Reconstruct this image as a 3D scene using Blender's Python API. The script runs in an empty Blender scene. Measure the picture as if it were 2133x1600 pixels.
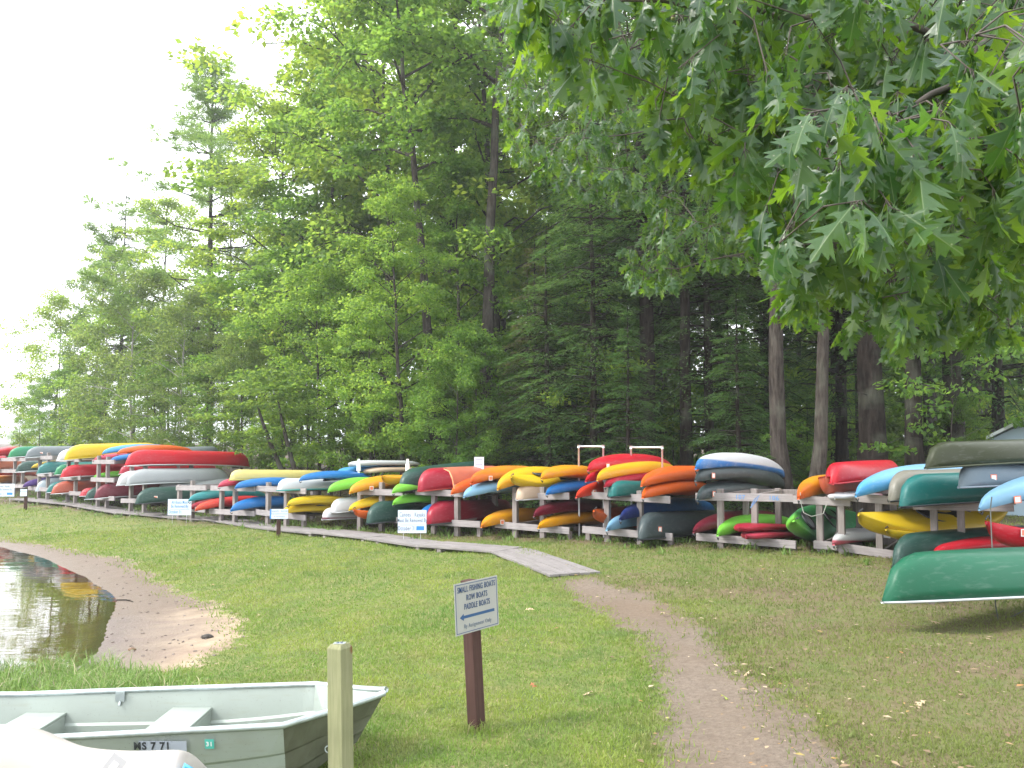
import bpy, bmesh, math, random
import numpy as np
from mathutils import Vector, Matrix

# ------------------------------------------------------------ camera, world, sun, exposure
F = 1800.0; CX, CY = 1066.5, 800.0
EYE = 1.6
PITCH = math.atan(120.0 / F)
scene = bpy.context.scene
col = scene.collection
cam_data = bpy.data.cameras.new("camera"); cam = bpy.data.objects.new("camera", cam_data); col.objects.link(cam)
cam_data.sensor_width = 36.0; cam_data.lens = 36.0 * F / 2133.0
cam_data.clip_start = 0.05; cam_data.clip_end = 3000
cam.location = (0, 0, EYE); cam.rotation_euler = (math.pi / 2 + PITCH, 0, 0)
scene.camera = cam

SUN_EL, SUN_AZ = math.radians(44), math.radians(-104)      # azimuth from +Y (view), negative = left
world = bpy.data.worlds.new("World"); scene.world = world; world.use_nodes = True
wn = world.node_tree; wn.nodes.clear()
wo = wn.nodes.new("ShaderNodeOutputWorld"); bg = wn.nodes.new("ShaderNodeBackground")
sky = wn.nodes.new("ShaderNodeTexSky"); sky.sky_type = 'NISHITA'; sky.sun_disc = False
sky.sun_elevation = SUN_EL; sky.sun_rotation = SUN_AZ; sky.dust_density = 4.0; sky.air_density = 1.0
cn = wn.nodes.new("ShaderNodeTexNoise"); cn.inputs['Scale'].default_value = 2.2; cn.inputs['Detail'].default_value = 5
cr = wn.nodes.new("ShaderNodeValToRGB"); cr.color_ramp.elements[0].position = .3; cr.color_ramp.elements[0].color = (.84, .84, .84, 1)
cr.color_ramp.elements[1].position = .65; cr.color_ramp.elements[1].color = (1, 1, 1, 1)
mx = wn.nodes.new("ShaderNodeMixRGB"); mx.inputs[2].default_value = (11.0, 11.3, 11.8, 1)   # bright thin overcast
tc = wn.nodes.new("ShaderNodeTexCoord")
wn.links.new(tc.outputs['Generated'], cn.inputs['Vector']); wn.links.new(cn.outputs['Fac'], cr.inputs['Fac'])
wn.links.new(cr.outputs['Color'], mx.inputs[0]); wn.links.new(sky.outputs['Color'], mx.inputs[1])
wn.links.new(mx.outputs[0], bg.inputs['Color']); bg.inputs['Strength'].default_value = 0.145
wn.links.new(bg.outputs[0], wo.inputs['Surface'])

sd = bpy.data.lights.new("sun", 'SUN'); sd.energy = 2.2; sd.angle = math.radians(12); sd.color = (1.0, .96, .88)
sun = bpy.data.objects.new("sun", sd); col.objects.link(sun)
sv = Vector((math.sin(SUN_AZ) * math.cos(SUN_EL), math.cos(SUN_AZ) * math.cos(SUN_EL), math.sin(SUN_EL)))
sun.rotation_euler = sv.to_track_quat('Z', 'Y').to_euler()
vs = scene.view_settings; vs.view_transform = 'Standard'; vs.look = 'None'; vs.gamma = 1; vs.use_curve_mapping = False
vs.exposure = 1.1
GLARE_HAZE = 0.0013
cy = scene.cycles
cy.max_bounces = 6; cy.diffuse_bounces = 3; cy.glossy_bounces = 2; cy.transmission_bounces = 3; cy.transparent_max_bounces = 8
cy.use_denoising = True; cy.caustics_reflective = False; cy.caustics_refractive = False

R = random.Random(7); NR = np.random.default_rng(7)

# ------------------------------------------------------------ helpers
def tag(o, label=None, cat=None, group=None, kind=None):
    if label: o['label'] = label
    if cat: o['category'] = cat
    if group: o['group'] = group
    if kind: o['kind'] = kind
    return o
def empty(name, loc=(0, 0, 0), parent=None):
    o = bpy.data.objects.new(name, None); col.objects.link(o); o.location = loc; o.parent = parent
    o.empty_display_size = .1
    return o
class MB:
    def __init__(s): s.v = []; s.f = []
    def add(s, vs_, fs_):
        n = len(s.v); s.v += [tuple(p) for p in vs_]; s.f += [tuple(i + n for i in f) for f in fs_]; return s
    def box(s, lo, hi, M=None):
        x0, y0, z0 = lo; x1, y1, z1 = hi
        vs_ = [(x0,y0,z0),(x1,y0,z0),(x1,y1,z0),(x0,y1,z0),(x0,y0,z1),(x1,y0,z1),(x1,y1,z1),(x0,y1,z1)]
        if M is not None: vs_ = [M @ Vector(p) for p in vs_]
        return s.add(vs_, [(0,3,2,1),(4,5,6,7),(0,1,5,4),(1,2,6,5),(2,3,7,6),(3,0,4,7)])
    def tube(s, pts, rad, n=8, cap=True):
        pts = [Vector(p) for p in pts]; m = len(pts)
        if not hasattr(rad, '__len__'): rad = [rad] * m
        vs_ = []; ref = Vector((0.13, 0.21, 1)).normalized()
        if abs((pts[-1] - pts[0]).normalized().dot(ref)) > .9: ref = Vector((1, .1, 0))
        for i, p in enumerate(pts):
            t = (pts[min(i + 1, m - 1)] - pts[max(i - 1, 0)]).normalized()
            a = t.cross(ref).normalized(); b = t.cross(a)
            for k in range(n):
                w = 2 * math.pi * k / n
                vs_.append(p + rad[i] * (math.cos(w) * a + math.sin(w) * b))
        fs_ = [(i*n + k, i*n + (k+1) % n, (i+1)*n + (k+1) % n, (i+1)*n + k) for i in range(m - 1) for k in range(n)]
        if cap: fs_ += [tuple(range(n)), tuple(range((m-1)*n, m*n))[::-1]]
        return s.add(vs_, fs_)
    def mesh(s, name, mat, smooth=False):
        me = bpy.data.meshes.new(name); me.from_pydata(s.v, [], s.f)
        if mat: me.materials.append(mat)
        if smooth: me.polygons.foreach_set('use_smooth', [True] * len(me.polygons))
        me.update(); return me
    def build(s, name, mat, parent=None, smooth=False, bevel=0, loc=None):
        o = bpy.data.objects.new(name, s.mesh(name, mat, smooth)); col.objects.link(o); o.parent = parent
        if loc is not None: o.location = loc
        if bevel:
            b = o.modifiers.new("bevel", 'BEVEL'); b.width = bevel; b.segments = 2; b.limit_method = 'ANGLE'
        return o
def fast_mesh(name, V, nper, faces_per, mat, attrs=None):
    """V (n*nper,3); faces_per: index tuples local to one item."""
    V = np.ascontiguousarray(V.reshape(-1, 3), dtype=np.float32); n = len(V) // nper
    loops = []; starts = []; st = 0
    fl = [np.array(f) for f in faces_per]; per = sum(len(f) for f in fl)
    base = (np.arange(n) * nper)[:, None]
    L = np.concatenate([base + f[None] for f in fl], axis=1).reshape(-1)
    off = np.cumsum([0] + [len(f) for f in fl[:-1]]); S = (np.arange(n)[:, None] * per + off[None]).reshape(-1)
    T = np.tile([len(f) for f in fl], n)
    me = bpy.data.meshes.new(name)
    me.vertices.add(len(V)); me.vertices.foreach_set('co', V.reshape(-1))
    me.loops.add(len(L)); me.loops.foreach_set('vertex_index', L.astype(np.int32))
    me.polygons.add(len(S)); me.polygons.foreach_set('loop_start', S.astype(np.int32)); me.polygons.foreach_set('loop_total', T.astype(np.int32))
    for k, a in (attrs or {}).items():
        at_ = me.attributes.new(k, 'FLOAT', 'POINT'); at_.data.foreach_set('value', np.repeat(a, nper).astype(np.float32) if len(a) == n else a.astype(np.float32))
    me.update(calc_edges=True)
    if mat: me.materials.append(mat)
    return me
def link(name, me, parent=None, loc=None):
    o = bpy.data.objects.new(name, me); col.objects.link(o); o.parent = parent
    if loc is not None: o.location = loc
    return o

# ---- materials
class NT:
    def __init__(s, name):
        s.m = bpy.data.materials.new(name); s.m.use_nodes = True; s.t = s.m.node_tree; s.t.nodes.clear()
        s.out = s.n('ShaderNodeOutputMaterial')
    def n(s, ty, **k):
        nd = s.t.nodes.new(ty)
        for a, b in k.items(): setattr(nd, a, b)
        return nd
    def l(s, a, b): s.t.links.new(a, b)
    def pos(s): return s.n('ShaderNodeNewGeometry').outputs['Position']
    def obj(s): return s.n('ShaderNodeTexCoord').outputs['Object']
    def attr(s, name): return s.n('ShaderNodeAttribute', attribute_name=name).outputs['Fac']
    def noise(s, vec, scale, detail=3, rough=.55, stretch=None):
        if stretch:
            mp = s.n('ShaderNodeMapping'); mp.inputs['Scale'].default_value = stretch; s.l(vec, mp.inputs['Vector']); vec = mp.outputs[0]
        t = s.n('ShaderNodeTexNoise'); t.inputs['Scale'].default_value = scale; t.inputs['Detail'].default_value = detail
        t.inputs['Roughness'].default_value = rough; s.l(vec, t.inputs['Vector']); return t.outputs['Fac']
    def ramp(s, fac, stops):
        r = s.n('ShaderNodeValToRGB'); e = r.color_ramp.elements
        while len(e) < len(stops): e.new(.5)
        for i, (p, c) in enumerate(stops):
            e[i].position = p; e[i].color = (c if hasattr(c, '__len__') else (c, c, c)) + (() if hasattr(c, '__len__') and len(c) == 4 else (1,))
        s.l(fac, r.inputs['Fac']); return r.outputs['Color']
    def mix(s, fac, a, b, mode='MIX'):
        m = s.n('ShaderNodeMixRGB', blend_type=mode)
        for i, v in ((0, fac), (1, a), (2, b)):
            if hasattr(v, 'is_linked') or hasattr(v, 'links'): s.l(v, m.inputs[i])
            elif i == 0: m.inputs[0].default_value = v
            else: m.inputs[i].default_value = tuple(v) + (1,)
        return m.outputs[0]
    def math(s, op, a, b=0.0):
        m = s.n('ShaderNodeMath', operation=op)
        for i, v in ((0, a), (1, b)):
            if hasattr(v, 'links'): s.l(v, m.inputs[i])
            else: m.inputs[i].default_value = v
        return m.outputs[0]
    def bsdf(s, color, rough=.6, metal=0, spec=.5, bump=None, bstr=.3, bdist=.01, sheen=None):
        b = s.n('ShaderNodeBsdfPrincipled')
        if hasattr(color, 'links'): s.l(color, b.inputs['Base Color'])
        else: b.inputs['Base Color'].default_value = tuple(color) + (1,)
        if hasattr(rough, 'links'): s.l(rough, b.inputs['Roughness'])
        else: b.inputs['Roughness'].default_value = rough
        b.inputs['Metallic'].default_value = metal; b.inputs['Specular IOR Level'].default_value = spec
        if bump is not None:
            bp = s.n('ShaderNodeBump'); bp.inputs['Strength'].default_value = bstr; bp.inputs['Distance'].default_value = bdist
            s.l(bump, bp.inputs['Height']); s.l(bp.outputs[0], b.inputs['Normal'])
        return b.outputs[0]
    def done(s, sh): s.l(sh, s.out.inputs['Surface']); return s.m
def simple(name, c, rough=.6, metal=0, spec=.5):
    t = NT(name); return t.done(t.bsdf(c, rough, metal, spec))
_pl = {}
def plastic(c, c2=None, mode='len', rough=.38, split=(.25, .55)):
    """moulded hull: one colour, or two blended along the length / across the height"""
    key = (c, c2, mode, rough, split)
    if key in _pl: return _pl[key]
    t = NT('hull_plastic'); o = t.obj(); c = tuple(x * .68 for x in c); c2 = None if c2 is None else tuple(x * .68 for x in c2)
    cc = t.mix(0.0, c, c)
    if c2 is not None:
        sp = t.n('ShaderNodeSeparateXYZ'); t.l(o, sp.inputs[0])
        nz = t.noise(o, 2.0, 2)
        if mode == 'len':
            v = t.math('ADD', t.math('MULTIPLY', sp.outputs['X'], .22), .5); v = t.math('ADD', v, t.math('MULTIPLY', nz, .12))
        else:
            v = t.math('ADD', t.math('MULTIPLY', sp.outputs['Z'], 1.6), .2)
        fac = t.ramp(v, [(split[0], 0.0), (split[1], 1.0)])
        cc = t.mix(fac, c, c2)
    n1 = t.noise(o, 3.5, 5); n2 = t.noise(o, 30, 3, stretch=(.12, 1, 1))
    cc = t.mix(t.ramp(n1, [(.42, 0.0), (.75, .26)]), cc, tuple(min(1, x * .65 + .025) for x in c))
    cc = t.mix(t.ramp(n2, [(.54, 0.0), (.72, .28)]), cc, tuple(min(1, x * .7 + .13) for x in c))
    rr = t.math('ADD', t.math('MULTIPLY', n1, .25), rough - .1)
    m = t.done(t.bsdf(cc, rr, spec=.3, bump=t.noise(o, 6, 2), bstr=.25, bdist=.01)); _pl[key] = m; return m
def wood(name, c1, c2, sc=1.0, knots=False, rough=.85, axis='Z'):
    t = NT(name); o = t.obj()
    st = {'Z': (14, 14, .7), 'X': (.7, 14, 14)}[axis]
    oi = t.n('ShaderNodeObjectInfo'); vv = t.n('ShaderNodeVectorMath', operation='ADD'); t.l(o, vv.inputs[0])
    cv = t.n('ShaderNodeCombineXYZ'); t.l(t.math('MULTIPLY', oi.outputs['Random'], 50), cv.inputs[0]); t.l(t.math('MULTIPLY', oi.outputs['Random'], 31), cv.inputs[2]); t.l(cv.outputs[0], vv.inputs[1])
    g = t.noise(vv.outputs[0], 5 * sc, 5, .6, stretch=st); b = t.noise(vv.outputs[0], 3, 3)
    c = t.mix(t.ramp(g, [(.3, 0.0), (.7, 1.0)]), c1, c2)
    c = t.mix(t.ramp(b, [(.4, 0.0), (.75, .45)]), c, tuple(x * .55 for x in c1))
    c = t.mix(t.math('MULTIPLY', oi.outputs['Random'], .4), c, tuple(x * .75 for x in c2))
    if knots:
        vo = t.n('ShaderNodeTexVoronoi'); vo.inputs['Scale'].default_value = 3.2; t.l(vv.outputs[0], vo.inputs['Vector'])
        c = t.mix(t.ramp(vo.outputs['Distance'], [(.05, 1.0), (.09, 0.0)]), c, (.16, .09, .04))
    return t.done(t.bsdf(c, rough, bump=g, bstr=.5, bdist=.004, spec=.25))
WOOD_GREY = wood('weathered_grey_wood', (.17, .148, .14), (.33, .295, .285))
WOOD_RAIL = wood('pale_weathered_rail', (.24, .218, .22), (.42, .385, .39), axis='X')
WOOD_DECK = wood('weathered_deck_wood', (.17, .155, .15), (.29, .268, .265), axis='X')
WOOD_BROWN = wood('brown_stained_wood', (.05, .025, .02), (.09, .048, .04))
WOOD_GREEN = wood('treated_pine_wood', (.17, .185, .095), (.28, .275, .16), knots=True)
WHITE = simple('white_paint', (.8, .8, .8), .5)
GALV = simple('galvanised_pipe', (.62, .64, .66), .4, .3)
BLACK = simple('black_rubber', (.015, .015, .015), .7)
def leaf_mat(name, c_lo, c_hi, t_lo, t_hi, tr=.45, spec=.25, rough=.45, use_color=True):
    t = NT(name); rnd = t.attr('rnd')
    oi = t.n('ShaderNodeObjectInfo')
    base = t.mix(rnd, c_lo, c_hi); tra = t.mix(rnd, t_lo, t_hi)
    n = t.noise(t.pos(), .55, 2)
    base = t.mix(t.ramp(n, [(.35, 0.0), (.65, .5)]), base, tuple(x * .6 for x in c_lo))
    if use_color:
        base = t.mix(1.0, base, oi.outputs['Color'], 'MULTIPLY'); tra = t.mix(1.0, tra, oi.outputs['Color'], 'MULTIPLY')
    d = t.bsdf(base, rough, spec=spec)
    tl = t.n('ShaderNodeBsdfTranslucent'); t.l(tra, tl.inputs['Color'])
    ms = t.n('ShaderNodeMixShader'); ms.inputs[0].default_value = tr; t.l(d, ms.inputs[1]); t.l(tl.outputs[0], ms.inputs[2])
    return t.done(ms.outputs[0])
LEAF = leaf_mat('broad_leaf', (.05, .11, .028), (.12, .20, .045), (.20, .36, .05), (.44, .58, .09), .5)
NEEDLE = leaf_mat('hemlock_needle', (.035, .085, .03), (.08, .15, .045), (.10, .21, .05), (.22, .34, .08), .38, spec=.15)
PINE = leaf_mat('pine_needle', (.05, .10, .045), (.10, .17, .06), (.14, .26, .09), (.28, .42, .12), .4, spec=.15)
def bark(name, a, b):
    t = NT(name); p = t.obj()
    g = t.noise(p, 6, 5, .65, stretch=(3, 3, .5)); n = t.noise(p, 1.3, 3)
    c = t.mix(t.ramp(g, [(.35, 0.0), (.65, 1.0)]), a, b); c = t.mix(t.ramp(n, [(.5, 0.0), (.7, .5)]), c, (.15, .17, .13))
    return t.done(t.bsdf(c, .95, spec=.1, bump=g, bstr=1, bdist=.05))
BARK = bark('grey_bark', (.022, .018, .016), (.082, .072, .062)); BARK_D = bark('dark_bark', (.010, .008, .0065), (.042, .034, .029)); BARK_L = bark('pale_bark', (.22, .20, .19), (.5, .48, .45))

# ---- picture geometry: a ray through a pixel of the photograph
cp, sp_ = math.cos(PITCH), math.sin(PITCH)
def ray(px, py):
    u, v = px - CX, -(py - CY)
    return Vector((u, F * cp - v * sp_, F * sp_ + v * cp))
def at(px, py, D):
    d = ray(px, py); k = D / d.y; return Vector((d.x * k, D, EYE + d.z * k))
def azim(px, D, py=1000): return at(px, py, D).x

# ------------------------------------------------------------ terrain
LAKE = np.array([(-4.75,8.75),(-4.55,9.2),(-4.6,9.7),(-4.8,10.3),(-5.15,11.2),(-5.9,13.0),(-7.5,15.3),(-9.7,17.9),(-12.0,20.0),(-17,24.0),(-24,31),(-40,48),(-90,110),(-300,420),(-900,420),(-900,-60),(-30,-20),(-12,3.2),(-8,5.6),(-6.2,7.0),(-5.3,8.0)])
SAND = np.array([(-3.55,8.35),(-3.2,8.9),(-3.0,9.5),(-3.1,10.2),(-3.4,10.9),(-4.0,12.0),(-5.1,13.4),(-6.5,15.5),(-7.75,17.2),(-9.9,19.1),(-12.2,21.0),(-17.2,24.6),(-24.2,31.6),(-40,48.5),(-60,50),(-60,8),(-7.0,7.4),(-5.6,8.2),(-4.4,8.3)])
def sdist(P, poly):
    """signed distance, positive outside"""
    P = np.asarray(P, float); x, y = P[:, 0], P[:, 1]
    d = np.full(len(P), 1e9); inside = np.zeros(len(P), bool)
    for i in range(len(poly)):
        a, b = poly[i], poly[(i + 1) % len(poly)]; e = b - a
        t = np.clip(((x - a[0]) * e[0] + (y - a[1]) * e[1]) / (e @ e), 0, 1)
        d = np.minimum(d, np.hypot(x - a[0] - t * e[0], y - a[1] - t * e[1]))
        c = ((a[1] > y) != (b[1] > y))
        if abs(e[1]) > 1e-9: inside ^= c & (x < a[0] + (y - a[1]) * e[0] / e[1])
    return np.where(inside, -d, d)
WATER_Z = -0.75
def wav(x, y, s, k=0): return np.sin(x * s * 1.3 + y * s * .7 + k) * np.cos(y * s * 1.1 - x * s * .4 + k * 2)
def terrain(P):
    P = np.asarray(P, float); s = sdist(P, LAKE); x, y = P[:, 0], P[:, 1]
    up = -.75 + .05 * np.minimum(s, 1) + .75 * (1 - np.exp(-np.maximum(0, s - .8) / 6.5))
    z = np.where(s > 0, up, np.maximum(-.75 + .14 * s, -1.6))
    bum = .03 * wav(x, y, .9) + .012 * wav(x, y, 3.1, 1) + .006 * wav(x, y, 7.3, 2)
    z = z + bum * np.clip(s / 2, 0.1, 1)
    z = z - .13 * np.exp(-(((x + 2.4) / 1.6) ** 2 + ((y - 5.4) / .55) ** 2))      # hollow the skiff lies in
    z = z + np.clip(y - 26, 0, 60) * .012                                     # the wood rises a little
    return z
def tz(x, y): return float(terrain([(x, y)])[0])
def ground(px, py):
    d = ray(px, py); t = np.linspace(2, 60, 1200); X = d.x / d.y * t; Z = EYE + d.z / d.y * t
    g = terrain(np.stack([X, t], 1)); i = int(np.argmax(Z < g)) or len(t) - 1
    return Vector((X[i], t[i], g[i]))
PATH = [(1200, 1212, .28), (1262, 1240, .42), (1330, 1275, .42), (1390, 1312, .34), (1420, 1350, .30), (1450, 1400, .34), (1490, 1455, .42), (1530, 1520, .46), (1560, 1600, .5), (1600, 1750, .5)]
PW = [(ground(a, b), w) for a, b, w in PATH]
def path_mask(P):
    P = np.asarray(P, float); x, y = P[:, 0], P[:, 1]; m = np.full(len(P), -1e9)
    for (a, wa), (b, wb) in zip(PW[:-1], PW[1:]):
        ex, ey = b.x - a.x, b.y - a.y; t = np.clip(((x - a.x) * ex + (y - a.y) * ey) / (ex * ex + ey * ey), 0, 1)
        m = np.maximum(m, (wa + (wb - wa) * t) - np.hypot(x - a.x - t * ex, y - a.y - t * ey))
    return m + .10 * wav(x, y, 5.0, 3) + .05 * wav(x, y, 13.0, 5)
# ------------------------------------------------------------ row of racks: front line on the ground
ROW = np.array([(13.0, 7.6), (6.0, 11.7), (2.6, 13.9), (-1.6, 16.5), (-6.0, 19.4), (-10.0, 22.7), (-14, 26.4), (-19, 31.5), (-26, 39)]) * 1.07
def dense_row(off=0.0):
    t = np.linspace(0, len(ROW) - 1, 400); i = np.minimum(t.astype(int), len(ROW) - 2); f = (t - i)[:, None]
    P = ROW[i] * (1 - f) + ROW[i + 1] * f
    T = np.gradient(P, axis=0)
    T = np.stack([np.convolve(np.pad(T[:, k], 20, 'edge'), np.ones(41) / 41, 'valid') for k in (0, 1)], 1)
    T /= np.linalg.norm(T, axis=1)[:, None]
    N = np.stack([T[:, 1], -T[:, 0]], 1); N = np.where(N[:, 1:2] < 0, -N, N)      # away from the camera
    return P + N * off, N, T
_rc = {}
def row_at(px, off=0.0):
    k = round(off, 2)
    if k not in _rc: _rc[k] = dense_row(k)
    P, N, T = _rc[k]; q = P[:, 0] / P[:, 1]; target = ray(px, 1000); target = target.x / target.y
    i = int(np.argmin(np.abs(q - target)))
    return Vector((target * P[i, 1], P[i, 1])), Vector(N[i]), Vector(-T[i])
def zpix(py, D, px=1066):
    return at(px, py, D).z
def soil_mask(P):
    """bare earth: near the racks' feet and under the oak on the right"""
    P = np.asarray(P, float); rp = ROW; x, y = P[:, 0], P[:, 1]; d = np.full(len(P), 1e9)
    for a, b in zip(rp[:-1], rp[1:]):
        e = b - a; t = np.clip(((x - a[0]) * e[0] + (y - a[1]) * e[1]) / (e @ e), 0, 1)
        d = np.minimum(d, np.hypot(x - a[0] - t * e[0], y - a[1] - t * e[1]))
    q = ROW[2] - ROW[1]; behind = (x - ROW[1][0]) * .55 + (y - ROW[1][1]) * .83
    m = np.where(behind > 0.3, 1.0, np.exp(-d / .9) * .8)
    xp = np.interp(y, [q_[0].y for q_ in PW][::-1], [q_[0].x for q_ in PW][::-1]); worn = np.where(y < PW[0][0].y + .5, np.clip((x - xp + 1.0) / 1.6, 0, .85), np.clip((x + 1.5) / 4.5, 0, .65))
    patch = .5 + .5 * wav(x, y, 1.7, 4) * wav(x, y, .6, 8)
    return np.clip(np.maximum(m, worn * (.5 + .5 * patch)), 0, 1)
# ------------------------------------------------------------ ground sheet
def axis_pts(lo, hi, step, far_lo, far_hi):
    a = list(np.arange(lo, hi + 1e-6, step)); s = step; v = hi; 
    while v < far_hi: s *= 1.25; v += s; a.append(v)
    s = step; v = lo
    while v > far_lo: s *= 1.25; v -= s; a.insert(0, v)
    return np.array(a)
xs = axis_pts(-14, 9, .10, -900, 700); ys = axis_pts(3.0, 23, .11, -60, 900)
GX, GY = np.meshgrid(xs, ys); P2 = np.stack([GX.ravel(), GY.ravel()], 1)
Z = terrain(P2)
sm = sdist(P2, SAND) + .10 * wav(P2[:, 0], P2[:, 1], 3.7, 2) + .06 * wav(P2[:, 0], P2[:, 1], 9.0, 6)
sm = sm + .09 * wav(P2[:, 0], P2[:, 1], 23.0, 3) * wav(P2[:, 0], P2[:, 1], 15.0, 1); sand_f = np.clip(.5 - sm / .34, 0, 1); wet = np.clip(1.15 - sdist(P2, LAKE) / (1.15 + .6 * np.clip((P2[:, 1] - 11.3) / 1.5, 0, 1) + .35 * wav(P2[:, 0], P2[:, 1], 1.9, 3)), 0, 1) * sand_f
pm = path_mask(P2); path_f = np.clip(.5 + (pm + .10 * wav(P2[:, 0], P2[:, 1], 21.0, 3) * wav(P2[:, 0], P2[:, 1], 17.0, 1)) / .42, 0, 1)
Z -= np.clip(path_f, 0, 1) * .015
V = np.stack([P2[:, 0], P2[:, 1], Z], 1).astype(np.float32)
nx, ny = len(xs), len(ys)
idx = (np.arange(ny - 1)[:, None] * nx + np.arange(nx - 1)[None]).ravel()
lk_ = sdist(P2, LAKE); wet = np.where(lk_ < -.12, .15, wet); mud = np.clip((P2[:, 1] - 10.6) / 2.2, 0, 1) * sand_f * (lk_ > -.1)
me = bpy.data.meshes.new("ground"); me.vertices.add(len(V)); me.vertices.foreach_set('co', V.ravel())
Lp = np.stack([idx, idx + 1, idx + nx + 1, idx + nx], 1).ravel().astype(np.int32)
me.loops.add(len(Lp)); me.loops.foreach_set('vertex_index', Lp); me.polygons.add(len(idx))
me.polygons.foreach_set('loop_start', (np.arange(len(idx)) * 4).astype(np.int32)); me.polygons.foreach_set('loop_total', np.full(len(idx), 4, np.int32))
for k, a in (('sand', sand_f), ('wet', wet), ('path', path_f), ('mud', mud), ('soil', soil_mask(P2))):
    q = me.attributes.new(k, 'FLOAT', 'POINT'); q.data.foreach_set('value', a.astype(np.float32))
me.update(calc_edges=True); me.polygons.foreach_set('use_smooth', [True] * len(me.polygons))
t = NT('ground'); p = t.pos()
n_big = t.noise(p, .55, 4); n_mid = t.noise(p, 3.2, 5); n_fine = t.noise(p, 26, 5, .7); n_vf = t.noise(p, 90, 3, .7)
turf = t.mix(t.ramp(n_mid, [(.35, 0.0), (.65, 1.0)]), (.10, .15, .03), (.19, .20, .055))
turf = t.mix(t.ramp(n_fine, [(.4, 0.0), (.7, .6)]), turf, (.06, .065, .025))
soil = t.mix(t.ramp(n_fine, [(.35, 0.0), (.7, 1.0)]), (.12, .088, .05), (.20, .155, .09))
soil = t.mix(t.ramp(n_mid, [(.45, 0.0), (.7, .6)]), soil, (.11, .09, .045)); soil = t.mix(t.ramp(t.attr('soil'), [(.75, 0.0), (.95, .7)]), soil, (.06, .042, .03))  # racks' contact shadow painted as darker soil, from the front line back
dirt = t.mix(t.ramp(n_fine, [(.3, 0.0), (.7, 1.0)]), (.13, .10, .078), (.225, .18, .14))
dirt = t.mix(t.ramp(n_vf, [(.55, 0.0), (.7, .7)]), dirt, (.075, .055, .045))
dirt = t.mix(t.ramp(n_big, [(.4, 0.0), (.65, .6)]), dirt, (.15, .105, .07))
sandc = t.mix(t.ramp(n_mid, [(.3, 0.0), (.7, 1.0)]), (.28, .21, .145), (.40, .315, .22))
sandc = t.mix(t.ramp(t.noise(p, 1.6, 6, .7, stretch=(.5, 1.4, 1)), [(.47, 0.0), (.66, .75)]), sandc, (.20, .14, .11))
sandc = t.mix(t.ramp(n_vf, [(.5, 0.0), (.72, .3)]), sandc, (.22, .15, .10))
sandc = t.mix(t.math('MULTIPLY', t.attr('wet'), .85), sandc, (.11, .085, .078))
mudf = t.ramp(t.math('ADD', t.math('MULTIPLY', t.attr('mud'), .8), t.math('SUBTRACT', t.noise(p, 2.4, 6, .7, stretch=(.6, 1.5, 1)), .5)), [(.3, 0.0), (.6, 1.0)])
sandc = t.mix(mudf, sandc, (.15, .11, .082))
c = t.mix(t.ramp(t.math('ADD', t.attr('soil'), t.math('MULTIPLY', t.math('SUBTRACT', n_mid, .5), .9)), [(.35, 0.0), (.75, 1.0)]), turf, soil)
rag = t.math('MULTIPLY', t.math('SUBTRACT', t.noise(p, 7, 6, .7), .5), 2.4)
c = t.mix(t.ramp(t.math('ADD', t.attr('path'), rag), [(.35, 0.0), (.62, 1.0)]), c, dirt); c = t.mix(t.ramp(t.math('ADD', t.attr('sand'), rag), [(.35, 0.0), (.6, 1.0)]), c, sandc)
rg = t.math('SUBTRACT', .95, t.math('MULTIPLY', t.attr('wet'), .5))
hh = t.math('ADD', n_fine, t.math('MULTIPLY', n_mid, 2.0))
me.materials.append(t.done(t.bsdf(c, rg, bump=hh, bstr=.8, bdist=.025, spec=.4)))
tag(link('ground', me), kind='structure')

# ------------------------------------------------------------ water of the lake
t = NT('lake_water'); p = t.pos()
w1 = t.noise(p, 1.6, 3, .5, stretch=(.6, 2.2, 1)); w2 = t.noise(p, 9, 2, .5, stretch=(.5, 1.6, 1))
bp = t.n('ShaderNodeBump'); bp.inputs['Strength'].default_value = .05; bp.inputs['Distance'].default_value = .05
t.l(t.math('ADD', w1, t.math('MULTIPLY', w2, .12)), bp.inputs['Height'])
gl = t.n('ShaderNodeBsdfGlossy'); gl.inputs['Roughness'].default_value = .015; gl.inputs['Color'].default_value = (1, 1, 1, 1); t.l(bp.outputs[0], gl.inputs['Normal'])
tr = t.n('ShaderNodeBsdfTransparent'); tr.inputs['Color'].default_value = (.80, .68, .46, 1)
fr = t.n('ShaderNodeFresnel'); fr.inputs['IOR'].default_value = 1.75; t.l(bp.outputs[0], fr.inputs['Normal'])
ms = t.n('ShaderNodeMixShader'); t.l(fr.outputs[0], ms.inputs[0]); t.l(tr.outputs[0], ms.inputs[1]); t.l(gl.outputs[0], ms.inputs[2])
m = MB().add([(-900, -60, WATER_Z), (-2, -60, WATER_Z), (-2, 440, WATER_Z), (-900, 440, WATER_Z)], [(0, 1, 2, 3)])
tag(m.build('water', t.done(ms.outputs[0])), kind='structure')
# far shore hills beyond the lake
hv = []; hf = []
for i in range(60):
    a = math.radians(-75 + i * 1.1); r_ = 520; h = 7 + 4 * math.sin(i * .6) + 2 * math.sin(i * 1.7)
    for rr, z in ((r_, -2), (r_ + 25, h), (r_ + 120, h * 1.5), (r_ + 160, -2)): hv.append((math.sin(a) * rr, math.cos(a) * rr, z))
for i in range(59):
    for k in range(3): hf.append((i*4+k, (i+1)*4+k, (i+1)*4+k+1, i*4+k+1))
tag(MB().add(hv, hf).build('hills', simple('wooded_hill', (.16, .22, .13), .95), smooth=True), kind='structure')

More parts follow.
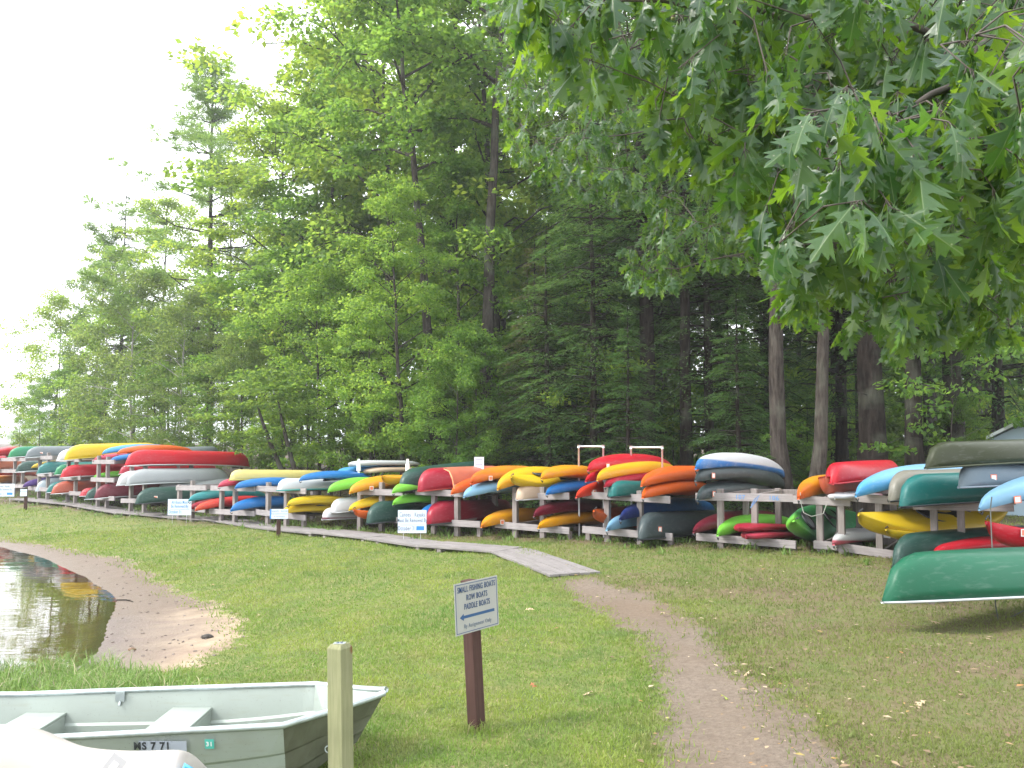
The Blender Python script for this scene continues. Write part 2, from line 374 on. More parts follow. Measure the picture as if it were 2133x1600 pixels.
# ------------------------------------------------------------ lawn blades (real geometry, one triangle pair each)
def blades(P, h, w, lean, az, rnd, seg=1):
    n = len(P); z = terrain(P); b = np.stack([P[:, 0], P[:, 1], z - .004], 1)
    side = np.stack([np.cos(az), np.sin(az), 0 * az], 1) * (w / 2)[:, None]
    la = az + NR.normal(0, 1.1, n) + 1.57
    out = np.stack([np.cos(la), np.sin(la), 0 * la], 1) * (lean * h)[:, None]; up = np.stack([0 * h, 0 * h, h], 1)
    if seg == 1: return np.stack([b - side, b + side, b + up * (1 - .3 * lean[:, None]) + out], 1)
    m1 = b + up * .55 + out * .3; tip = b + up * (1 - .35 * lean[:, None]) + out
    return np.stack([b - side, b + side, m1 + side * .75, m1 - side * .75, tip], 1)
def scatter(n, d0, d1, power=0.0, margin=.62):
    u = NR.random(n); y = d0 + (d1 - d0) * u ** (1 + power); x = (NR.random(n) * 2 - 1) * y * margin
    return np.stack([x, y], 1)
def lawn_keep(P):
    s = sdist(P, SAND) + .10 * wav(P[:, 0], P[:, 1], 3.7, 2); pm_ = path_mask(P); so = soil_mask(P)
    r = NR.random(len(P))
    k = (s > .10 - .45 * NR.random(len(P)) ** 1.5) & (pm_ < -.10 + .40 * r ** 2.2)
    pt = .5 + .5 * wav(P[:, 0], P[:, 1], 2.3, 1); 
    k &= NR.random(len(P)) > so * (.15 + .65 * pt)
    return k
P = np.concatenate([scatter(330000, 4.0, 21, .55), scatter(70000, 20, 36, 0)]); P = P[lawn_keep(P)]; n = len(P); dist = P[:, 1]
tall = np.clip(.5 + .5 * wav(P[:, 0], P[:, 1], 1.1, 5), 0, 1)
h = (.018 + .03 * NR.random(n) * (.4 + tall)) * (1 + .02 * dist); w = .0035 + .0011 * dist
t = NT('lawn_grass'); rnd = t.attr('rnd'); p = t.pos()
c = t.mix(t.ramp(t.noise(p, .55, 4), [(.35, 0.0), (.62, 1.0)]), (.145, .26, .035), (.29, .35, .06))
c = t.mix(t.ramp(t.noise(p, 2.6, 4), [(.5, 0.0), (.68, .7)]), c, (.30, .26, .11))
c = t.mix(t.ramp(t.noise(p, 1.3, 4, .6), [(.5, 0.0), (.64, .6)]), c, (.09, .21, .045)); c = t.mix(t.ramp(rnd, [(.0, 0.0), (1., .5)]), c, (.24, .33, .10)); c = t.mix(t.ramp(rnd, [(.93, 0.0), (.95, .8)]), c, (.42, .36, .2))
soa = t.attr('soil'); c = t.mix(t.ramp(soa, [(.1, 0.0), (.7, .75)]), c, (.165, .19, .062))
d = t.bsdf(c, .6, spec=.25); tl = t.n('ShaderNodeBsdfTranslucent'); t.l(c, tl.inputs['Color'])
ms = t.n('ShaderNodeMixShader'); ms.inputs[0].default_value = .4; t.l(d, ms.inputs[1]); t.l(tl.outputs[0], ms.inputs[2]); GRASS = t.done(ms.outputs[0])
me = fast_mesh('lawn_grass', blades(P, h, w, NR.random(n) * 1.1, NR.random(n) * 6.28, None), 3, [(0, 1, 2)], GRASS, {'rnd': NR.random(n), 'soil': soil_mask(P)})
tag(link('lawn_grass', me), 'short mown lawn grass, green near the lake and worn brown by the racks', 'grass', kind='stuff')
# long sedge at the water's edge
def reed_pts(n):
    out = []
    while len(out) < n:
        px = R.uniform(-120, 385); py = R.gauss(1432, 26)
        if px > 250 and R.random() < (px - 250) / 150: continue
        if py < 1375 or py > 1500: continue
        g = ground(px, py) if len(out) < 260 else None
        out.append((px, py))
    return out
rp = []
bx = [(-150, 1395), (-20, 1392), (120, 1388), (250, 1390), (370, 1405)]
cl = []
for i in range(170):
    px = R.uniform(-160, 390); g = ground(px, R.uniform(1400, 1475)); cl.append((g.x, g.y, R.uniform(.6, 1.25) * (1.0 if px < 260 else .55)))
for x, y, s in cl:
    for k in range(34): rp.append((x + R.gauss(0, .09), y + R.gauss(0, .09), s))
rp = np.array(rp); n = len(rp); h = rp[:, 2] * (.13 + .17 * NR.random(n)); w = .006 + .005 * NR.random(n)
t = NT('sedge'); rnd = t.attr('rnd'); c = t.mix(t.ramp(rnd, [(0, 0.0), (.9, 1.0)]), (.11, .21, .04), (.26, .38, .10)); c = t.mix(t.ramp(rnd, [(.92, 0.0), (.94, 1.0)]), c, (.5, .45, .28))
d = t.bsdf(c, .5, spec=.35); tl = t.n('ShaderNodeBsdfTranslucent'); t.l(c, tl.inputs['Color'])
ms = t.n('ShaderNodeMixShader'); ms.inputs[0].default_value = .4; t.l(d, ms.inputs[1]); t.l(tl.outputs[0], ms.inputs[2]); SEDGE = t.done(ms.outputs[0])
me = fast_mesh('sedge_grass', blades(rp[:, :2], h, w, .3 + .9 * NR.random(n), NR.random(n) * 6.28, None, seg=2), 5, [(0, 1, 2, 3), (3, 2, 4)], SEDGE, {'rnd': NR.random(n)})
tag(link('sedge_grass', me), 'long arching bright green sedge between the pond and the aluminium skiff', 'sedge', kind='stuff')
# weeds under the racks
wp = []
PR_, NRm, _ = dense_row(0.15)
for i in range(420):
    j = R.randrange(30, 330); b = PR_[j] + NRm[j] * R.gauss(0.2, .45); s = R.uniform(.5, 1.3)
    for k in range(16): wp.append((b[0] + R.gauss(0, .07), b[1] + R.gauss(0, .07), s))
rocks_w = len(wp)
for px, py, k_ in ((993, 1524, 26), (975, 1528, 20), (1010, 1530, 20), (716, 1640, 40), (580, 1120, 20), (53, 1063, 14)):
    g_ = ground(px, py)
    for k in range(k_ * 3): wp.append((g_.x + R.gauss(0, .06), g_.y + R.gauss(0, .05), R.uniform(.35, .8)))
BWP = [ground(*q_) for q_ in [(1197, 1200), (1062, 1150), (905, 1139), (790, 1122), (680, 1112), (560, 1100), (450, 1083), (380, 1079), (270, 1070), (165, 1052), (45, 1042)]]
for ga, gb2 in zip(BWP[:-1], BWP[1:]):
    dd = (gb2 - ga); nn_ = Vector((-dd.y, dd.x)).normalized()
    for k in range(int(dd.length * 60)):
        f = R.random(); s_ = R.choice((-1, 1)) * (.42 + abs(R.gauss(0, .04))); wp.append((ga.x + dd.x * f + nn_.x * s_, ga.y + dd.y * f + nn_.y * s_, R.uniform(.3, .75)))
for i in range(240):      # ragged longer tufts along the path
    j = R.randrange(len(PW) - 2); f = R.random(); q_ = PW[j][0].lerp(PW[j + 1][0], f); w_ = PW[j][1] + .08; s_ = R.choice((-1, 1)) * (w_ + abs(R.gauss(0, .10)))
    for k in range(14): wp.append((q_.x + s_ + R.gauss(0, .05), q_.y + R.gauss(0, .05), R.uniform(.12, .38)))
wp = np.array(wp); tf = wp[rocks_w:]; wp = wp[:rocks_w]; n = len(tf)
me = fast_mesh('lawn_tufts', blades(tf[:, :2], tf[:, 2] * (.06 + .13 * NR.random(n)), .004 + .006 * NR.random(n), .2 + .9 * NR.random(n), NR.random(n) * 6.28, None, seg=2), 5, [(0, 1, 2, 3), (3, 2, 4)], GRASS, {'rnd': NR.random(n), 'soil': soil_mask(tf[:, :2]) * .6})
tag(link('lawn_tufts', me), 'longer grass left uncut along the path, boardwalk and sign posts', 'grass', kind='stuff')
n = len(wp)
me = fast_mesh('weeds', blades(wp[:, :2], wp[:, 2] * (.05 + .13 * NR.random(n)), .012 + .02 * NR.random(n), .3 + .9 * NR.random(n), NR.random(n) * 6.28, None, seg=2), 5, [(0, 1, 2, 3), (3, 2, 4)], SEDGE, {'rnd': NR.random(n) * .7})
tag(link('weeds', me), 'low green weeds growing along the feet of the boat racks', 'weeds', kind='stuff')
# fallen leaves and bark chips
P = scatter(4200, 4.2, 15, .2); so = soil_mask(P); s = sdist(P, SAND); P = P[(NR.random(len(P)) < .06 + .9 * so ** 1.3) & (s > .1)]
n = len(P); z = terrain(P) + .02 + .01 * NR.random(n); a = NR.random(n) * 6.28; sz = .010 + .027 * NR.random(n) ** 3
ca, sa = np.cos(a), np.sin(a); loc = [(-1, 0, 0), (-.2, .55, .35), (.4, .3, .1), (1, .0, .3), (.3, -.45, .3), (-.5, -.3, .1)]
V = np.stack([np.stack([P[:, 0] + sz * (ca * u - sa * v), P[:, 1] + sz * (sa * u + ca * v), z + sz * q * .6], 1) for u, v, q in loc], 1)
t = NT('dead_leaf'); c = t.ramp(t.attr('rnd'), [(0, (.14, .09, .05)), (.45, (.27, .19, .11)), (.75, (.42, .34, .23)), (.9, (.32, .15, .05)), (1, (.30, .33, .10))]); LITTER = t.done(t.bsdf(c, .8))
me = fast_mesh('leaf_litter', V, 6, [(0, 5, 4, 3, 2, 1)], LITTER, {'rnd': NR.random(n)})
tag(link('leaf_litter', me), 'dry tan leaves and bark chips scattered over the lawn and path', 'leaf litter', kind='stuff')
# bits on the sand
sp2 = []
for i in range(240):
    g = ground(R.uniform(150, 520), R.uniform(1170, 1385))
    if sdist([(g.x, g.y)], SAND)[0] < .05 and sdist([(g.x, g.y)], LAKE)[0] > 0: sp2.append(g)
mb = MB()
for g in sp2:
    s = R.uniform(.003, .012); M = Matrix.Translation(g + Vector((0, 0, s * .3))) @ Matrix.Rotation(R.random() * 6, 4, 'Z') @ Matrix.Rotation(R.random(), 4, 'X') @ Matrix.Diagonal((s * R.uniform(1, 2.2), s, s * .6, 1))
    mb.box((-1, -1, -1), (1, 1, 1), M)
tag(mb.build('pebbles', simple('pebble', (.16, .13, .11), .8)), 'small dark pebbles and bark bits strewn on the wet sand', 'pebbles', kind='stuff')
def rock(px, py, s, label, colr):
    g = ground(px, py); bm = bmesh.new(); bmesh.ops.create_icosphere(bm, subdivisions=3, radius=1)
    for v in bm.verts:
        k = 1 + .22 * math.sin(v.co.x * 3 + px) * math.cos(v.co.y * 4) + .08 * math.sin(v.co.z * 9); v.co = Vector((v.co.x * s * 1.3, v.co.y * s * .9, v.co.z * s * .7)) * k
    me = bpy.data.meshes.new('stone'); bm.to_mesh(me); bm.free(); me.materials.append(simple('stone', colr, .8)); me.polygons.foreach_set('use_smooth', [True] * len(me.polygons))
    tag(link('stone', me, loc=g + Vector((0, 0, s * .3))), label, 'stone')
rock(432, 1330, .045, 'small round black stone lying alone on the sand by the grass edge', (.04, .035, .03))
rock(275, 1356, .03, 'little brown stone on the wet sand beside the sedge', (.16, .10, .06))
g1, g2 = ground(243, 1252), ground(277, 1255); mid = (g1 + g2) / 2 + Vector((0, .05, .015))
tag(MB().tube([g1 + Vector((0, 0, .01)), mid, g2 + Vector((0, 0, .012))], [.008, .01, .004], 6).build('stick', BARK_D), 'thin dark stick lying across the wet sand near the water', 'stick')

# ------------------------------------------------------------ boardwalk: sections of lengthwise boards
BW = [(1197, 1200, 1), (1062, 1150, 1), (905, 1139, 0), (790, 1122, 0), (680, 1112, 0), (560, 1100, 0), (450, 1083, 0), (380, 1079, 0), (270, 1070, 0), (165, 1052, 0), (45, 1042, 0)]
bwp = [ground(a, b) for a, b, _ in BW]
broot = empty('boardwalk'); tag(broot, 'long low boardwalk of weathered grey boards curving across the lawn', 'boardwalk')
bd = {}
for i, (a, b) in enumerate(zip(bwp[:-1], bwp[1:])):
    dv = (b - a); L = math.hypot(dv.x, dv.y); d_ = Vector((dv.x, dv.y)) / L; nrm = Vector((-d_.y, d_.x)); W_ = .78; nb = 5
    za, zb = a.z + .045, b.z + .045 + (.012 if i % 2 else 0)
    ang = math.atan2(d_.y, d_.x)
    for k in range(nb):
        o_ = (k - (nb - 1) / 2) * (W_ / nb)
        ext0, ext1 = R.uniform(.0, .03), R.uniform(.03, .10)
        key = round(L, 3)
        m = MB().box((-ext0, -W_ / nb / 2 + .005, -.035), (L + ext1, W_ / nb / 2 - .005, 0.0))
        ob = m.build('plank', WOOD_DECK, broot, bevel=.003)
        ob.matrix_basis = Matrix.Translation((a.x + nrm.x * o_, a.y + nrm.y * o_, za + R.uniform(-.004, .004) + (i % 2) * .006)) @ Matrix.Rotation(ang, 4, 'Z') @ Matrix.Rotation(-math.atan2(zb - za, L), 4, 'Y')
    nj = max(2, int(L / 1.3))
    for j in range(nj):
        f = (j + .5 if j else .06) / nj; c_ = a.lerp(b, f)
        ob = MB().box((-.045, -W_ / 2 + .02, -.12), (.045, W_ / 2 - .02, -.045)).build('joist', WOOD_GREY, broot)
        ob.matrix_basis = Matrix.Translation((c_.x, c_.y, za + (zb - za) * f)) @ Matrix.Rotation(ang, 4, 'Z')

# ------------------------------------------------------------ lettering
def text(s, size, mat, parent, x, y, name='lettering', sx=1.0, bold=0.0, z=0.003, align='CENTER'):
    c_ = bpy.data.curves.new('lettering', 'FONT'); c_.body = s; c_.size = size; c_.align_x = align; c_.align_y = 'CENTER'; c_.extrude = .0006; c_.space_character = 1.14; c_.offset = bold
    c_.resolution_u = 3; tmp = bpy.data.objects.new(name, c_); me = bpy.data.meshes.new_from_object(tmp); bpy.data.objects.remove(tmp); me.materials.clear(); me.materials.append(mat)
    o = bpy.data.objects.new(name, me); col.objects.link(o); o.parent = parent; o.location = (x, y, z); o.scale = (sx, 1, 1); return o
NAVY = simple('navy_ink', (.02, .06, .16), .5); BLUE = simple('blue_ink', (.03, .22, .55), .5); DBLUE = simple('dark_blue_ink', (.015, .07, .18), .5); INKG = simple('grey_ink', (.12, .16, .22), .5)
PANEL = simple('sign_panel', (.34, .345, .325), .45); PANELW = simple('white_sign_panel', (.60, .68, .80), .4)
def face_M(loc, yaw, tilt=0):     # a sign's face: local x right, y up, z towards the viewer
    return Matrix.Translation(loc) @ Matrix.Rotation(yaw, 4, 'Z') @ Matrix.Rotation(math.pi / 2 - tilt, 4, 'X')
def post(parent, M, h, w=.089, mat=WOOD_BROWN, below=.12, name='post', chamfer=False):
    m = MB().box((-w / 2, -w / 2, -below), (w / 2, w / 2, h)); o = m.build(name, mat, parent, bevel=.006); o.matrix_basis = M; return o
# the near direction sign
gb = ground(993, 1521); root = empty('direction_sign', gb); tag(root, 'brown wooden post carrying the SMALL FISHING BOATS arrow sign on the lawn', 'sign')
lean = Matrix.Rotation(math.radians(-3.0), 4, 'Y') @ Matrix.Rotation(math.radians(1), 4, 'X')
ppm = F / gb.y; ph = (1521 - 1222) / ppm
post(root, lean @ Matrix.Rotation(math.radians(50), 4, 'Z'), ph)
W_, H_ = 84 / ppm / math.cos(math.radians(49)), 102 / ppm
hd = Matrix.Rotation(math.radians(26), 4, 'Z')
pc = lean @ Vector((0, 0, (1521 - 1271) / ppm)) + Vector((0.046, -.040, 0))
pn = MB().box((-W_ / 2, -H_ / 2, -.003), (W_ / 2, H_ / 2, 0)).build('sign_panel', PANEL, root, bevel=.001)
pn.matrix_basis = Matrix.Translation(pc) @ Matrix.Rotation(math.radians(-2.5), 4, 'Y') @ Matrix.Rotation(math.radians(49), 4, 'Z') @ Matrix.Rotation(math.pi / 2, 4, 'X')
m = MB(); e = .010; b_ = .004
for lo, hi in (((-W_/2+e, H_/2-e-b_, 0), (W_/2-e, H_/2-e, .0012)), ((-W_/2+e, -H_/2+e, 0), (W_/2-e, -H_/2+e+b_, .0012)), ((-W_/2+e, -H_/2+e+b_, 0), (-W_/2+e+b_, H_/2-e-b_, .0012)), ((W_/2-e-b_, -H_/2+e+b_, 0), (W_/2-e, H_/2-e-b_, .0012))): m.box(lo, hi)
m.build('border', NAVY, pn)
for s_, yy, sz, sx in (("SMALL FISHING BOATS", .36, .054, .60), ("ROW BOATS", .19, .054, .60), ("PADDLE BOATS", .02, .054, .60)): text(s_, sz, NAVY, pn, 0, yy * H_, sx=sx, bold=.0004)
text("By Assignment Only", .038, INKG, pn, 0, -.35 * H_, sx=.75)
ay = -.17 * H_
MB().add([(-.40*W_, ay, .001), (-.31*W_, ay + .07*H_, .001), (-.31*W_, ay + .028*H_, .001), (.40*W_, ay + .028*H_, .001), (.40*W_, ay - .028*H_, .001), (-.31*W_, ay - .028*H_, .001), (-.31*W_, ay - .07*H_, .001)], [(0, 6, 5, 4, 3, 2, 1)]).build('arrow', DBLUE, pn)
# the bare number post beside the skiff
D_ = 4.42; top = at(716, 1340, D_); zg = tz(top.x, D_)
root = empty('mooring_post', (top.x, D_, zg)); tag(root, 'pale green treated timber post standing in front of the skiff bow', 'post')
hp = top.z - zg; Mz = Matrix.Rotation(math.radians(-1.3), 4, 'Y') @ Matrix.Rotation(math.radians(-29), 4, 'Z')
w = .045; ch = MB(); ch.v = [(-w,-w,-.15),(w,-w,-.15),(w,w,-.15),(-w,w,-.15),(-w,-w,hp-.02),(w,-w,hp-.02),(w,w,hp-.02),(-w,w,hp-.02),(-w+.012,-w+.012,hp),(w-.012,-w+.012,hp),(w-.012,w-.012,hp),(-w+.012,w-.012,hp)]
ch.f = [(0,3,2,1),(0,1,5,4),(1,2,6,5),(2,3,7,6),(3,0,4,7),(4,5,9,8),(5,6,10,9),(6,7,11,10),(7,4,8,11),(8,9,10,11)]
po = ch.build('post', WOOD_GREEN, root, bevel=.003); po.matrix_basis = Mz
tgp = MB().box((-.030, -.020, 0), (.030, .020, .002)).build('number_tag', simple('tag_alu', (.55, .57, .6), .35, .6), root); tgp.matrix_basis = Mz @ Matrix.Translation((0, .0, hp + .001)) @ Matrix.Rotation(.5, 4, 'Z')
text("24", .030, NAVY, tgp, 0, 0)
# yard signs on wire stakes
def yard_sign(px0, px1, py0, py1, lines, label, gpy, yaw=0.0, patch=True, faded=False):
    g = ground((px0 + px1) / 2, gpy); D = g.y; pm_ = F / D; W_, H_ = (px1 - px0) / pm_ / math.cos(yaw), (py1 - py0) / pm_
    root = empty('yard_sign', g); tag(root, label, 'sign', 'white removal notice signs along the racks')
    c0 = at((px0 + px1) / 2, (py0 + py1) / 2, D)
    pn = MB().box((-W_/2, -H_/2, -.004), (W_/2, H_/2, 0)).build('sign_panel', PANELW, root); pn.matrix_basis = face_M(c0 - g, yaw)
    for sx_ in (-.3, .3):
        q = c0 - g + Vector((math.cos(yaw) * sx_ * W_, math.sin(yaw) * sx_ * W_ + .006, 0))
        MB().tube([(q.x, q.y, -.05), (q.x, q.y, c0.z - g.z)], .004, 6).build('wire_stake', GALV, root)
    for s_, yy, hx in lines: text(s_, hx * H_ * 1.25, BLUE if faded else INKG, pn, 0 if not s_.startswith('October') else -.17 * W_, yy * H_, sx=.53, bold=.0006)
    MB().box((-W_*.42, -.155*H_, 0), (W_*.42, -.14*H_, .001)).build('rule_line', INKG, pn)
    if patch: MB().box((W_*.15, -.38*H_, 0), (W_*.42, -.2*H_, .0015)).build('blue_patch', BLUE, pn)
    return root
yard_sign(829, 888, 1063, 1110, [("Canoes   Kayaks", .30, .22), ("Must Be Removed By", .05, .20), ("October 31.", -.30, .22)], 'white Canoes Kayaks notice with a blue patch standing before the dark green canoe', 1128, .0)
yard_sign(350, 398, 1040, 1073, [("All Boats Must", .30, .22), ("Be Removed By", .05, .22), ("October 31.", -.30, .22)], 'pale white All Boats Must Be Removed By notice in front of the racks', 1090, .03, patch=False, faded=True)
yard_sign(-14, 30, 1008, 1034, [("Canoes  Kayaks", .30, .2), ("Must Be Removed By", .05, .2), ("October 31.", -.30, .2)], 'white removal notice cut off by the edge of the view beside the purple kayak', 1050, -.02)
def post_sign(px, py0, py1, pw, gpx, gpy, lines, label, blue_edge=False, yaw=0):
    g = ground(gpx, gpy); D = g.y; pm_ = F / D; root = empty('post_sign', g); tag(root, label, 'sign')
    zt = at(px, py0 + 2, D).z - g.z; post(root, Matrix.Rotation(.3, 4, 'Z'), zt, w=.085)
    W_, H_ = pw / pm_, (py1 - py0) / pm_; c0 = at(px, (py0 + py1) / 2, D)
    pn = MB().box((-W_/2, -H_/2, -.004), (W_/2, H_/2, 0)).build('sign_panel', PANELW, root); pn.matrix_basis = face_M(c0 - g + Vector((0, -.075, 0)), yaw)
    for s_, yy, hx in lines: text(s_, hx * H_, INKG, pn, .04 * W_, yy * H_, sx=.8)
    if blue_edge: MB().box((-W_/2, -H_/2, .0), (-W_*.42, H_/2, .001)).build('blue_band', BLUE, pn)
post_sign(583, 1060, 1080, 37, 580, 1119, [("CANOES   KAYAKS", .28, .24), ("PLACE BOATS IN RACKS", 0, .17), ("BY ASSIGNMENT", -.28, .17)], 'small white sign with a blue edge on a short brown post beside the boardwalk', True, .05)
post_sign(52, 1019, 1033, 14, 53, 1062, [("BY ASSIGNMENT", .2, .16), ("ONLY", -.2, .16)], 'tiny white sign on a short brown post at the far end of the boardwalk')
# ------------------------------------------------------------ aluminium skiff
def loft(secs, close=False):
    n = len(secs[0]); v = [p for s in secs for p in s]; f = []
    for i in range(len(secs) - 1):
        for k in range(n if close else n - 1):
            k2 = (k + 1) % n; f.append((i*n + k, i*n + k2, (i+1)*n + k2, (i+1)*n + k))
    return MB().add(v, f)
t = NT('skiff_aluminium'); o_ = t.obj(); n1 = t.noise(o_, 2.2, 5); n2 = t.noise(o_, 18, 4, stretch=(.3, 1, 2)); n3 = t.noise(o_, 70, 2)
c = t.mix(t.ramp(n1, [(.35, 0.0), (.7, .6)]), (.35, .40, .365), (.27, .30, .27)); c = t.mix(t.ramp(n2, [(.56, 0.0), (.72, .5)]), c, (.30, .32, .26)); c = t.mix(t.ramp(n3, [(.66, 0.0), (.72, .5)]), c, (.2, .2, .17))
ALU = t.done(t.bsdf(c, .42, .25, bump=n1, bstr=.2, bdist=.01))
t = NT('gunwale_aluminium'); n1 = t.noise(t.obj(), 12, 5); c = t.mix(t.ramp(n1, [(.4, 0.0), (.7, 1.0)]), (.46, .52, .53), (.33, .37, .37)); GUN = t.done(t.bsdf(c, .35, .45, bump=t.noise(t.obj(), 40, 3), bstr=.25, bdist=.003))
YC = 5.45
tipP = Vector((at(803, 1440, YC).x, YC, at(803, 1440, YC).z)); zb0 = tz(-2.5, YC) + .0
root = empty('skiff', (tipP.x, YC, zb0)); tag(root, 'small open aluminium skiff with bench seats beside the green timber post', 'rowing boat')
xt = 0.0; zt = tipP.z - zb0; Ls = 3.5
zk = zpix(1515, YC - .42) - zb0; zs = zpix(1550, YC - .45) - zb0
def gun(x):      # x<=0 from the tip: half beam, gunwale height, bottom height, bottom half beam
    u = -x
    if u < .52: f = u / .52; b = .035 + .385 * f; z = zt + (zk + .01 - zt) * f ** .8
    else: f = min(1, (u - .52) / 2.0); b = .42 + .05 * math.sin(f * 1.5); z = zk + .01 + (zs - zk) * f
    kb = .0 if u > 1.3 else (.30 - 0) * ((1.3 - u) / 1.3) ** 1.6
    bb = max(.006, (b - .10) if u > .9 else (b * min(.76, max(0, (u - .10) / .42) * .72 + (max(0, u - .52) * .11)) if u > .10 else .006))
    return b, z, kb, bb
xsn = [0, .06, .13, .2, .28, .36, .44, .52, .6, .75, .9, 1.1, 1.3, 1.6, 1.9, 2.2, 2.5, 2.8, 3.1, 3.5]
secs = []
for u in xsn:
    b, z, kb, bb = gun(-u); row = []
    x0 = -u
    prof = [(0, 0), (.0, 1), (.25, 1.0), (.30, 1.0)]
    pts = []
    for s in (-1, 1):
        q = [(bb * .0, kb - .012), (bb, kb), (bb + (b - bb) * .18, kb + (z - kb) * .20), (bb + (b - bb) * .26 + .014, kb + (z - kb) * .25), (bb + (b - bb) * .55, kb + (z - kb) * .55), (bb + (b - bb) * .58 + .008, kb + (z - kb) * .585), (b, z)]
        rake = -.17 * max(0, 1 - u / .45)
        q = [(x0 + rake * (1 - (zz - kb) / max(.01, z - kb)), s * yy, zz) for yy, zz in q]
        pts.append(q)
    row = pts[0][::-1] + pts[1][1:]
    secs.append(row)
bow = loft(secs[:8]); n_ = len(secs[0]); bow.f.append(tuple(range(n_))[::-1])
t = NT('shaded_stained_aluminium'); n1 = t.noise(t.obj(), 5, 5); BOWM = t.done(t.bsdf(t.mix(t.ramp(n1, [(.35, 0.0), (.7, 1.0)]), (.085, .09, .06), (.15, .16, .115)), .55, .2, bump=n1, bstr=.2))  # shade on the bow painted into the metal colour, along with some dirt
bo_ = bow.build('bow_panel', BOWM, root); tag(bo_, 'bow plate darkened by painted shade and stain'); s_ = bo_.modifiers.new('thick', 'SOLIDIFY'); s_.thickness = .006; s_.offset = 1
inb = MB().add([(x - .006, y * .96, z + .004) for s in secs[:8] for x, y, z in s], bow.f[:-1]); inb.build('bow_lining', ALU, root)
hull = loft(secs[7:]); hull.f.append(tuple(range((len(secs) - 8) * n_, (len(secs) - 7) * n_)))
ho = hull.build('hull', ALU, root); sm_ = ho.modifiers.new('thick', 'SOLIDIFY'); sm_.thickness = .006; sm_.offset = 1
for s in (-1, 1):
    pts = [Vector((-u, s * gun(-u)[0], gun(-u)[1])) for u in xsn]
    MB().tube(pts, .019, 8).build('gunwale', GUN, root, smooth=True)
m = MB().box((-3.52, -.44, .02), (-3.47, .44, zs - .01)).build('transom', wood('old_plywood', (.09, .05, .04), (.16, .10, .08)), root)
DGUN = simple('bench_shadowed_face', (.40, .46, .42), .5, .2)
for bxx, wd in ((-1.34, .26), (-2.32, .27), (-3.15, .26)):
    b, z, kb, bb = gun(bxx); zz = z - .115
    bo = MB().box((-wd / 2, -b + .03, -.018), (wd / 2, b - .03, 0)).box((wd / 2 - .012, -b + .05, -.24), (wd / 2, b - .05, -.018)).build('bench', ALU, root, bevel=.004); bo.location = (bxx, 0, zz)
for u in (.05, .25, .45):
    pass
# oarlock on the far gunwale, blue strap, bow plate
ro = MB().box((-.03, -.006, -.05), (.03, .006, .012)).tube([(0, 0, -.05), (0, -.012, -.075)], .008, 6).build('oarlock_bracket', GUN, root); ro.location = (-1.83, gun(-1.83)[0] - .026, gun(-1.83)[1] - .012)
st = MB().tube([(0, 0, .02), (.004, -.012, -.03), (-.004, -.006, -.07), (.003, -.012, -.13)], .008, 6).build('blue_cord', simple('blue_cord', (.02, .08, .2), .8), root); st.location = (-2.78, gun(-2.78)[0] - .02, gun(-2.78)[1])
bs, zz0 = gun(-.9)[0], gun(-.9)[1]
def side_M(u, f, lift=.012):   # a frame on the near (-y) side, x towards the bow, y up
    b, z, kb, bb = gun(-u); a = math.atan2((b - bb) * .45, (z - kb) * .45)
    y = -(bb + (b - bb) * (.58 + .42 * (f - .585) / .415)) - .008 - lift; zz = kb + (z - kb) * f
    return Matrix.Translation((-u, y, zz)) @ Matrix.Rotation(math.pi / 2 + a * 1.0, 4, 'X')
dec = MB().box((-.135, -.032, 0), (.135, .032, .001)).build('registration_strip', simple('bluish_decal', (.36, .40, .47), .5), root); dec.matrix_basis = side_M(1.19, .84)
text("MS 7 71", .062, simple('black_ink', (.03, .035, .04), .6), dec, -.06, .002, bold=.002, sx=.9)
stk = MB().box((-.026, -.028, 0), (.026, .028, .001)).build('sticker', simple('teal_decal', (.08, .45, .38), .5), root); stk.matrix_basis = side_M(.93, .83)
text("31", .036, WHITE, stk, 0, 0, bold=.001)
ring = []
for k in range(13):
    w = 2 * math.pi * k / 12; ring.append((-.0 + .02 * math.cos(w), .0, .02 * math.sin(w)))
MB().tube(ring, .004, 6, cap=False).build('bow_ring', GUN, root, loc=(-.30, -.23, .33))
# mooring cord from the bow down to the post foot
a = Vector((tipP.x - .22, YC - .24, zb0 + .30)); pf = Vector((top.x + .02, D_ + .08, zg))
tag(MB().tube([a, a + Vector((.03, -.3, -.12)), Vector((pf.x - .03, pf.y + .15, pf.z + .28)), Vector((pf.x - .045, pf.y + .03, pf.z + .06)), pf + Vector((-.02, .02, .02))], .006, 6).build('mooring_rope', simple('old_rope', (.30, .28, .17), .9)), 'thin old rope hanging from the skiff bow to the timber post', 'rope')

